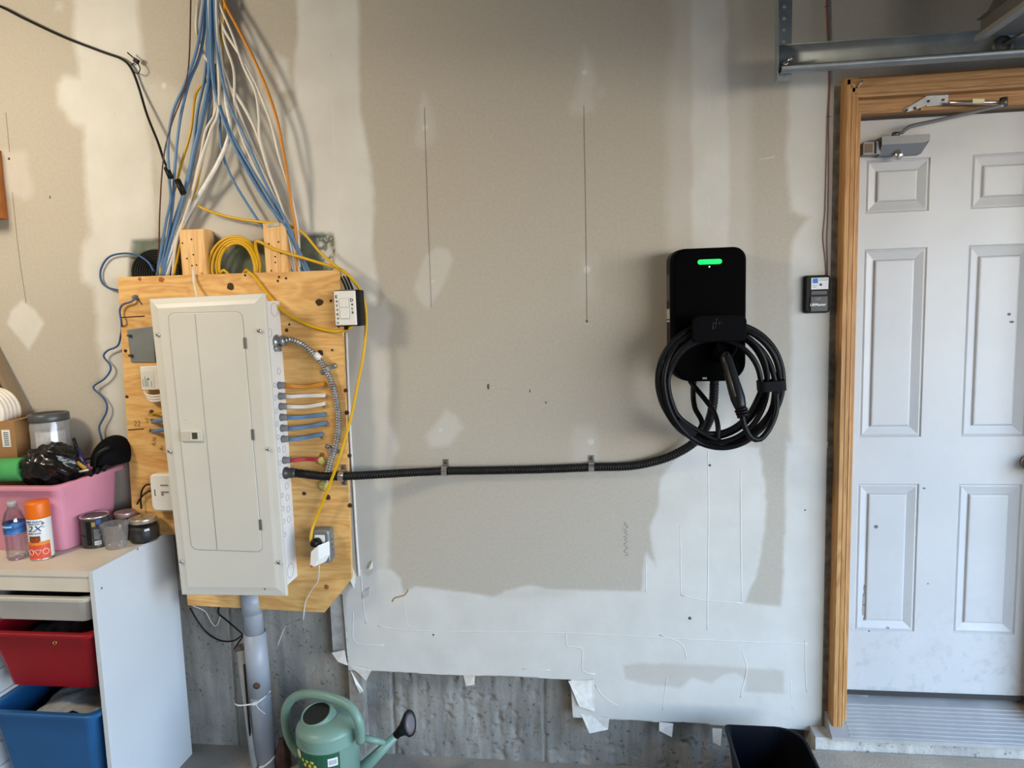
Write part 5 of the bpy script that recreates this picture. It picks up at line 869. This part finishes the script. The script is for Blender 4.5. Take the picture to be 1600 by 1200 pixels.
M_TRAY = mat('tub_clear_white', (.50, .48, .43), .35, var=.04); M_REDT = mat('tub_red', (.26, .005, .012), .32, var=.05); M_BLUET = mat('tub_blue', (.014, .095, .25), .32, var=.05); M_PINK = mat('tub_pink', srgb((206, 138, 160)), .38, var=.04)
for nm_, z0, z1, yf, m_, lb_ in (('shallow_tub', .750, .846, YF-.006, M_TRAY, 'shallow translucent white tub directly under the storage unit top'), ('deep_tub', .505, .722, YF-.012, M_REDT, 'red plastic tub in the middle of the storage unit'), ('deep_tub', .09, .447, YF-.030, M_BLUET, 'blue plastic tub in the lower storage unit')):
    o = tub(MB(), tx0, tx1, yf, YB-.03, z0, z1, .022 if z1-z0 < .2 else .038, .020, .003, .035).build(nm_, m_, None, lb_, 'tub', 'tubs in the storage unit')
    if m_ is M_REDT: k = A(76, 1003, yf); MB().torus((k[0], yf+.024, z1-.040), .006, .0022, (0, 1, 0), 14).build('brass_eyelet', mat('brass', (.55, .40, .12), .35, .9), o)
def cloth(name, x0, x1, y0, y1, zc, amp, m_, lab, seed, cat='cloth'):
    n = 22; gx_, gy_ = np.meshgrid(np.linspace(0, 1, n), np.linspace(0, 1, n), indexing='ij'); h = zc+amp*(fbm(gx_, gy_, 4, seed)-.5)*2-amp*2.2*(np.abs(gx_-.5)**3*8+np.abs(gy_-.5)**3*8)*.5
    top = [(x0+(x1-x0)*a, y0+(y1-y0)*b_, c) for a, b_, c in zip(gx_.ravel(), gy_.ravel(), h.ravel())]; fs = [(i*n+j, (i+1)*n+j, (i+1)*n+j+1, i*n+j+1) for i in range(n-1) for j in range(n-1)]
    mb = MB(); mb.add(top, fs, True); mb.add([(x, y, z-.05) for x, y, z in top], [tuple(reversed(f)) for f in fs], True); mb.build(name, m_, None, lab, cat)
cloth('dark_bag', tx0+.07, tx1-.10, YF+.06, YB-.1, .838, .012, mat('black_fabric', (.012, .012, .013), .8), 'black fabric bag inside the shallow white tub', 3, 'bag')
cloth('striped_cloth', tx0+.10, tx1-.10, YF+.06, YB-.1, .690, .02, mat('dark_cloth', (.07, .05, .05), .9, var=.6, scale=30), 'dark reddish crumpled cloth inside the red tub', 8)
cloth('grey_fleece', tx0+.12, tx1-.05, YF+.05, YB-.1, .425, .022, mat('grey_felt', (.34, .35, .36), .95, var=.2, scale=40, bump=.6, bscale=120), 'pale grey fleece lying in the blue tub', 12)

# =================================================================== on top of the storage unit
prx = A(92, 764, -.30)[0]-.010; pz = A(92, 764, -.30)[2]; pz2 = A(205, 722, -.02)[2]
PZ = (pz+pz2)/2
tub(MB(), prx-.42, prx, -.302, -.016, ZT+.001, PZ, .020, .020, .003, .028, .014).xf(lambda p: np.array([p[0]+.25*(p[1]+.302), p[1], p[2]+(.075*(p[1]+.302)-.010)*(p[2]-ZT)/(PZ-ZT)])).build('pink_tub', M_PINK, None, 'pink plastic tub full of odds and ends on the storage unit', 'tub')
ZB = ZT+.0005
# spray can
sc0 = AZ(67, 871, ZT); SC = np.array([sc0[0], sc0[1], ZB]); rS = .036
scn = thing('spray_can', 'orange-capped spray paint can with white and red label', 'spray can', SC)
M_CANW = mat('can_white', (.66, .69, .70), .35, var=.03); MB().lathe(SC, [(rS*.95, 0), (rS, .004), (rS, .146), (rS*.96, .150)], 32).build('can_body', M_CANW, scn)
MB().lathe(SC, [(rS*1.01, .146), (rS*1.03, .150), (rS*1.01, .196), (rS*.95, .203), (rS*.2, .205)], 32).build('cap', mat('cap_orange', srgb((214, 104, 14)), .4, var=.03), scn)
MB().lathe(SC, [(rS*1.012, 0), (rS*1.02, .003), (rS*1.0, .006)], 32).build('base_ring', M_STEEL, scn)
fa = -62.; curved_patch(SC, rS, fa-70, fa+58, .945+.002, .945+.050, .0008, 14).build('red_band', mat('label_red', srgb((206, 74, 50)), .45, var=.05), scn)
curved_patch(SC, rS, fa-60, fa+58, .945+.050, .945+.062, .0008, 14).build('orange_band', mat('label_orange', srgb((206, 130, 40)), .45, var=.1, scale=40), scn)
M_NAVY = mat('print_navy', srgb((28, 66, 128)), .5)
def wraptext(body, ang, z, size, m_, nm, sh=0., xs=1.):
    a = math.radians(ang); MB().text(body, (SC[0]+rS*math.cos(a), SC[1]+rS*math.sin(a), ZB+z), size, wrap=(SC, rS), depth=.0012, shear=sh, xs=xs).build(nm, m_, scn)
wraptext('RUST-OLEUM', fa-14, .137, .0088, M_NAVY, 'brand_lettering'); wraptext("PAINTER'S TOUCH", fa-14, .129, .0048, M_NAVY, 'small_lettering'); wraptext('2X', fa-14, .112, .030, M_NAVY, 'big_lettering', .25, 1.25); wraptext('ULTRA COVER', fa-14, .096, .0062, M_NAVY, 'small_lettering'); wraptext('x2', fa+30, .117, .008, M_NAVY, 'small_lettering')
a = math.radians(fa+30); MB().lathe((SC[0]+rS*math.cos(a), SC[1]+rS*math.sin(a), ZB+.130), [(.0050, 0), (.0045, .0008)], 14, (math.cos(a), math.sin(a), 0)).build('round_mark', mat('mark_grey', (.18, .16, .14), .6), scn)
for k, (dz, s_) in enumerate(((.078, 1.), (.072, .8))):
    curved_patch(SC, rS+.0002*k, fa-44+k*8, fa+12-k*6, ZB+dz-.010*s_, ZB+dz+.009*s_, .0010).build('printed_picture', mat('picture_brown' if k == 0 else 'picture_red', srgb((104, 62, 38)) if k == 0 else srgb((150, 60, 24)), .5, var=.4, scale=60), scn)
M_LINE = mat('print_pale', (.72, .66, .62), .5)
for k, an in enumerate((fa-40, fa+32)):
    a = math.radians(an); c_ = SC+np.array([(rS+.001)*math.cos(a), (rS+.001)*math.sin(a), .030]); MB().torus(c_, .0095, .0011, (math.cos(a), math.sin(a), 0), 20, 5).build('hazard_ring', M_LINE, scn)
a = math.radians(fa-4); tv = np.array([-math.sin(a), math.cos(a), 0]); c_ = SC+np.array([(rS+.0014)*math.cos(a), (rS+.0014)*math.sin(a), .030]); tri = [c_+tv*.011+np.array([0, 0, .008]), c_-tv*.011+np.array([0, 0, .008]), c_-np.array([0, 0, .011])]
for k in range(3): MB().tube([tri[k], tri[(k+1) % 3]], .0009, 5).build('hazard_triangle_side', M_LINE, scn)
# water bottle
wb0 = AZ(28, 872, ZT); WB = np.array([wb0[0], wb0[1], ZB]); wbt = thing('water_bottle', 'clear plastic water bottle with blue label beside the spray can', 'water bottle', WB)
M_PET = glassy('clear_plastic', (.86, .88, .93), .10)
pr = [(.026, 0), (.032, .006)]; z = .012
while z < .085: pr += [(.0325, z), (.0305, z+.006)]; z += .012
pr += [(.033, .090), (.033, .132), (.0325, .140), (.026, .165), (.0145, .182), (.0135, .190)]
MB().lathe(WB, pr, 28).build('bottle', M_PET, wbt); MB().lathe(WB, [(.0160, .186), (.0160, .203), (.0145, .205)], 20).build('cap', mat('cap_grey', (.36, .36, .37), .5), wbt)
MB().lathe(WB, [(.0338, .094), (.0338, .132)], 28, cap0=False, cap1=False).build('label', mat('label_blue', srgb((24, 52, 130)), .35, var=.5, scale=26, col2=srgb((60, 130, 205)), stretch=(1, 1, 3)), wbt)
curved_patch(WB, .0339, -160, -60, ZB+.118, ZB+.124).build('label_stripe', mat('stripe_pale', srgb((150, 190, 220)), .5), wbt); curved_patch(WB, .0339, -150, -100, ZB+.126, ZB+.130).build('label_stripe', M_TXT, wbt)
# paint can
pc0 = AZ(152, 848, ZT); PC = np.array([pc0[0]+.016, pc0[1]-.020, ZB]); rP = .048; pc = thing('paint_can', 'small black paint can with silver lid beside the pink tub', 'paint can', PC)
MB().lathe(PC, [(rP*.98, 0), (rP, .003), (rP*.98, .006), (rP*.98, .108), (rP, .111)], 32).build('can_body', mat('can_black', (.035, .036, .038), .35, var=.3, scale=30), pc)
MB().lathe(PC, [(rP*1.02, .108), (rP*1.03, .112), (rP*1.0, .115), (rP*.90, .113), (rP*.88, .109), (rP*.5, .110), (.001, .111)], 32, cap1=False).build('lid', M_STEEL, pc)
for a0, a1, z0, z1, m_, nm in ((-90, -70, .012, .100, M_BLACK, 'label_stripe'), (-140, -95, .045, .049, M_BLACK, 'label_stripe'), (-66, -52, .080, .096, mat('print_ochre', srgb((150, 130, 70)), .5), 'label_patch'), (-48, -30, .085, .104, M_NAVY, 'label_patch'), (-60, -34, .012, .026, MATS['sticker_white'], 'barcode_field')): curved_patch(PC, rP*.982, a0, a1, ZB+z0, ZB+z1).build(nm, m_, pc)
for k in range(9): curved_patch(PC, rP*.983, -58+k*2.6, -57+k*2.6, ZB+.014, ZB+.024, n=1).build('barcode_bar', M_TXT, pc)
for k in range(6): curved_patch(PC, rP*.983, -60, -38+3*(k % 3), ZB+.036+k*.006, ZB+.038+k*.006, n=4).build('print_line', MATS['print_grey'], pc)
# jars and cup
M_GLASS = glassy('glass', (.93, .95, .95), .05); M_DARKC = mat('dark_contents', (.016, .015, .016), .5, var=.5, scale=60)
def jar(c, r, h, lab, contents, lid_m, embossed=None):
    o = thing('glass_jar', lab, 'jar', c, 'jars on the storage unit')
    MB().lathe(c, [(r*.86, 0), (r*.98, .008), (r, .02), (r, h*.62), (r*.94, h*.74), (r*.80, h*.82), (r*.80, h)], 32).build('glass', M_GLASS, o); MB().lathe(c, [(r*.80, .005), (r*.93, .012), (r*.94, h*.55), (r*.86, h*.70)], 28).build('contents', contents, o)
    MB().lathe(c, [(r*.88, h*.84), (r*.90, h*.86), (r*.88, h*.92), (r*.90, h*.95), (r*.90, h*1.02), (r*.86, h*1.04), (r*.80, h*1.03), (.001, h*1.035)], 32, cap1=False).build('lid', lid_m, o)
    if embossed:
        a = math.radians(-75); MB().text(embossed, (c[0]+r*math.cos(a), c[1]+r*math.sin(a), c[2]+h*.42), .030, wrap=(c, r), depth=.0015, shear=.3).build('raised_lettering', M_GLASS, o)
j0 = AZ(223, 834, ZT); jar(np.array([A(225, 828, -.14)[0], -.140, ZB]), .053, .086, 'squat glass jar of dark bits under the plug-in unit', M_DARKC, mat('tin_lid', (.55, .52, .46), .3, .85, var=.12, scale=20), 'Ball')
j1 = AZ(190, 816, ZT); jar(np.array([A(225, 828, -.14)[0]-.088, -.117, ZB]), .041, .100, 'glass jar with flat lid behind the paint can', mat('grey_contents', (.10, .095, .09), .7, var=.5, scale=50), mat('lid_rose', (.36, .26, .26), .35, .6))
cp0 = AZ(178, 852, ZT); CP = np.array([cp0[0]+.024, cp0[1]-.018, ZB]); cp = thing('plastic_cup', 'small clear plastic cup with screws in front of the jars', 'cup', CP)
MB().lathe(CP, [(.034, 0), (.035, .002), (.045, .084), (.049, .085), (.049, .089), (.0445, .089), (.034, .003)], 28, cap1=True).build('cup', glassy('cup_plastic', (.98, .98, .99), .0, .08, .08), cp)
for k in range(7):
    a = k*.9; p = CP+np.array([.018*math.cos(a), .018*math.sin(a), .009+.002*(k % 3)]); MB().tube([p, p+np.array([.014*math.cos(a+1.3), .014*math.sin(a+1.3), .004])], .0028, 6).build('screw', (M_STEEL, M_WHITEP, mat('magenta_bit', (.35, .05, .16), .5))[k % 3], None, f'loose {("steel screw", "white plug", "magenta bit")[k % 3]} in the clear cup, {("nearest the jars", "at the bottom", "at the rim side", "on the far side", "by the paint can", "in the middle", "nearest the front")[k]}', 'screw', 'bits in the plastic cup')
# inside the pink tub: jar, cardboard box, black bag, cap, roll, tools
zt_ = ZT+.006
pj = A(72, 660, -.12); PJ = np.array([pj[0], -.105, zt_]); hj = A(72, 648, -.105)[2]-zt_; rJ = .068
pjn = thing('plastic_canister', 'clear plastic canister with dark screw lid rising from the pink tub', 'canister', PJ)
MB().lathe(PJ, [(rJ*.92, 0), (rJ*.95, .01), (rJ*.95, hj-.035), (rJ*.88, hj-.02), (rJ*.88, hj-.002)], 32).build('canister', glassy('hazy_plastic', (.85, .85, .88), .10, .12, .25), pjn)
MB().lathe(PJ, [(rJ*.98, hj-.022), (rJ*1.0, hj-.018), (rJ*1.0, hj+.004), (rJ*.95, hj+.007), (rJ*.80, hj+.007), (rJ*.78, hj+.001), (.001, hj+.001)], 36, cap1=False).build('lid', mat('lid_charcoal', (.055, .06, .065), .35), pjn)
MB().lathe(PJ, [(rJ*.70, .01), (rJ*.72, hj-.06)], 20).build('contents', mat('canister_contents', (.55, .55, .56), .6, var=.3, scale=30), pjn)
cbr = A(40, 690, -.17); cbl = thing('cardboard_box', 'brown cardboard box with white label in the pink tub', 'box', (cbr[0]-.07, -.10, zt_))
zc_ = A(20, 658, -.17)[2]; MB().box(cbr[0]-.16, cbr[0]-.035, -.175, -.05, zt_, zc_).build('carton', mat('cardboard', srgb((150, 112, 72)), .8, var=.05), cbl)
MB().prism([(cbr[0]-.035, -.175, zc_), (cbr[0]-.035, -.05, zc_), (cbr[0]+.0, -.05, zc_+.008), (cbr[0]+.0, -.175, zc_+.008)], (0, 0, .002)).build('flap', MATS['cardboard'], cbl)
lbp = A(10, 685, -.1755); MB().box(lbp[0]-.018, lbp[0]+.016, -.1758, -.1750, lbp[2]-.032, lbp[2]+.032).build('label', MATS['sticker_white'], cbl)
for k in range(7): MB().box(lbp[0]-.010, lbp[0]+.010, -.1762, -.1757, lbp[2]-.026+k*.0075, lbp[2]-.0225+k*.0075).build('barcode_bar', M_TXT, cbl)
def blob(name, c, rx, ry, rz, m_, lab, cat, amp=.25, seed=1, sc=2.2, n=28, flat0=None):
    mb = MB(); rings = []
    for i in range(1, n):
        th = math.pi*i/n; ring = []
        for j in range(n*2):
            ph = math.pi*j/n; d = np.array([math.sin(th)*math.cos(ph), math.sin(th)*math.sin(ph), math.cos(th)]); w = 1+amp*(float(fbm(np.array(d[0]*sc+d[2]*1.7+5.), np.array(d[1]*sc+d[2]*2.3+9.), 1., seed, 4))-.5)*2; p = np.array(c)+d*np.array([rx, ry, rz])*w
            if flat0 and p[2] < flat0: p[2] = flat0
            ring.append(p)
        rings.append(ring)
    return mb.loft(rings, True, True, True).build(name, m_, None, lab, cat)
gb = A(82, 725, -.2); blob('plastic_bag', gb+np.array([0, .0, -.008]), .098, .085, .075, mat('bag_black', (.006, .006, .0065), .16, var=.4, scale=18, bump=1., bscale=26), 'crumpled glossy black plastic bag on the pink tub', 'bag', .42, 4, 3.4)
capx = A(168, 699, -.1); co_ = thing('baseball_cap', 'black fabric cap lying at the back corner of the pink tub', 'cap', capx)
mb = MB(); rings = []
for i in range(1, 15):
    th = math.pi*.56*i/14; rings.append([capx+np.array([.012, 0, -.042])+np.array([.066*math.sin(th)*math.cos(p)*1.0, .075*math.sin(th)*math.sin(p), .088*math.cos(th)])+np.array([.02*math.cos(th), 0, 0]) for p in np.linspace(0, 2*math.pi, 31)[:-1]])
mb.loft(rings, True, True, True).build('crown', mat('cap_fabric', (.004, .004, .005), .9, spec=.1, var=.4, scale=20), co_)
br_ = [capx+np.array([-.035-.085*math.sin(t)*1., -.055*math.cos(t)*1.2, -.034-.020*math.sin(t)]) for t in np.linspace(0, math.pi, 14)]; MB().prism(br_, (0, 0, .005)).build('brim', mat('brim_fabric', (.010, .010, .011), .8, spec=.15), co_)
MB().tube(spline([capx+np.array([.0, -.078, -.06]), capx+np.array([.02, -.083, -.01]), capx+np.array([.055, -.06, .015])], .01), .006, 8, flat=.4).build('strap', MATS['black_plastic'], co_)
g_ = A(15, 733, -.24); rl_ = thing('green_roll', 'green foam roll resting on the rim of the pink tub', 'foam roll', g_)
MB().lathe(A(38, 733, -.24), [(.018, 0), (.042, 0), (.0425, -.004), (.0425, -.20), (.018, -.20)], 28, (1, .12, .02), False, False).build('roll', mat('foam_green', srgb((66, 150, 84)), .75, var=.06), rl_)
MB().lathe(A(40, 733, -.24), [(.0185, -.2), (.0185, .012), (.004, .012)], 16, (1, .12, .02)).build('core', mat('core_brown', srgb((120, 70, 50)), .7), rl_)
tl_ = thing('utility_knife', 'blue and yellow handled utility tool poking out of the pink tub', 'tool', A(125, 720, -.17))
t0, t1 = A(134, 735, -.19), A(120, 702, -.15); MB().tube([t0, t0*.5+t1*.5, t1], [.012, .016, .010], 10, flat=.6).build('handle', mat('tool_navy', srgb((26, 24, 70)), .4), tl_); MB().tube([t1, A(115, 685, -.14)], .006, 8).build('shaft', M_BLACK, tl_)
MB().tube([A(120, 722, -.2), A(134, 733, -.205)], .008, 8, flat=.6).build('grip_inlay', mat('tool_yellow', srgb((170, 130, 40)), .5), tl_)
cr0 = [(A(142+k*10, 742-k*4, -.2), A(150+k*12, 730-k*5, -.12)) for k in range(3)]
for k, (a, b_) in enumerate(cr0): MB().tube([a, b_], .008, 8).build('black_tool', M_BLACK, None, ('short black handle beside the blue tool in the pink tub', 'black rod between blue tool and cap in the pink tub', 'black rod under the cap brim in the pink tub')[k], 'tool', 'black tools in the pink tub')
MB().tube([A(124, 737, -.22), A(138, 734, -.22)], .004, 6, flat=.5).build('pale_clip', mat('clip_pale', (.55, .56, .45), .5), None, 'small pale clip on the tub rim below the blue tool', 'clip')
# leaning boards, frame and white cable reel by the wall
M_MDF = mat('grey_board', srgb((128, 110, 88)), .7, var=.08)
def lean(pa, pb, w, t_, m_, name, lab, Y0, Y1):
    a, b_ = A(*pa, Y0), A(*pb, Y1); d = (b_-a)/np.linalg.norm(b_-a); s_ = np.array([d[2], 0, -d[0]]); s_ /= np.linalg.norm(s_); MB().obox((a+b_)/2, d*np.linalg.norm(b_-a)/2, s_*w/2, np.cross(d, s_)*t_/2).build(name, m_, None, lab, 'board')
lean((46, 668), (-16, 540), .020, .05, M_MDF, 'leaning_board', 'pale brown board leaning behind the canister', -.06, -.035)
lean((32, 668), (-20, 555), .018, .04, mat('dark_frame', (.05, .048, .045), .5), 'picture_frame', 'dark narrow frame leaning under the pale brown board', -.08, -.05)
wr_ = A(-14, 640, -.12); wl = thing('white_reel', 'white coiled tubing standing behind the cardboard box', 'coil', wr_)
for k in range(5): MB().torus(wr_+np.array([0, -.036+.018*k, -.01]), .080, .0105, (0, 1, 0), 36, 8).build('turn', M_WHITEC, wl)
# wooden cubby at the edge of the view
wx = A(12, 335, -.002)[0]; wz0, wz1 = A(8, 341, -.03)[2], A(2, 232, -.03)[2]; ws = thing('wall_cubby', 'orange-brown wooden cubby fixed to the wall at the picture edge', 'wall shelf', (wx-.2, -.06, wz0))
M_WC = wood('cubby_pine', srgb((190, 120, 56)), srgb((150, 84, 34)), (6, 6, 1), 2.5)
MB().box(wx-.018, wx, -.125, -.001, wz0, wz1).build('side', M_WC, ws); MB().box(wx-.418, wx-.0185, -.125, -.001, wz0, wz0+.018).build('shelf_board', M_WC, ws); MB().box(wx-.418, wx-.0185, -.125, -.001, wz1-.018, wz1).build('top_board', M_WC, ws); MB().box(wx-.437, wx-.4185, -.125, -.001, wz0, wz1).build('side', M_WC, ws)
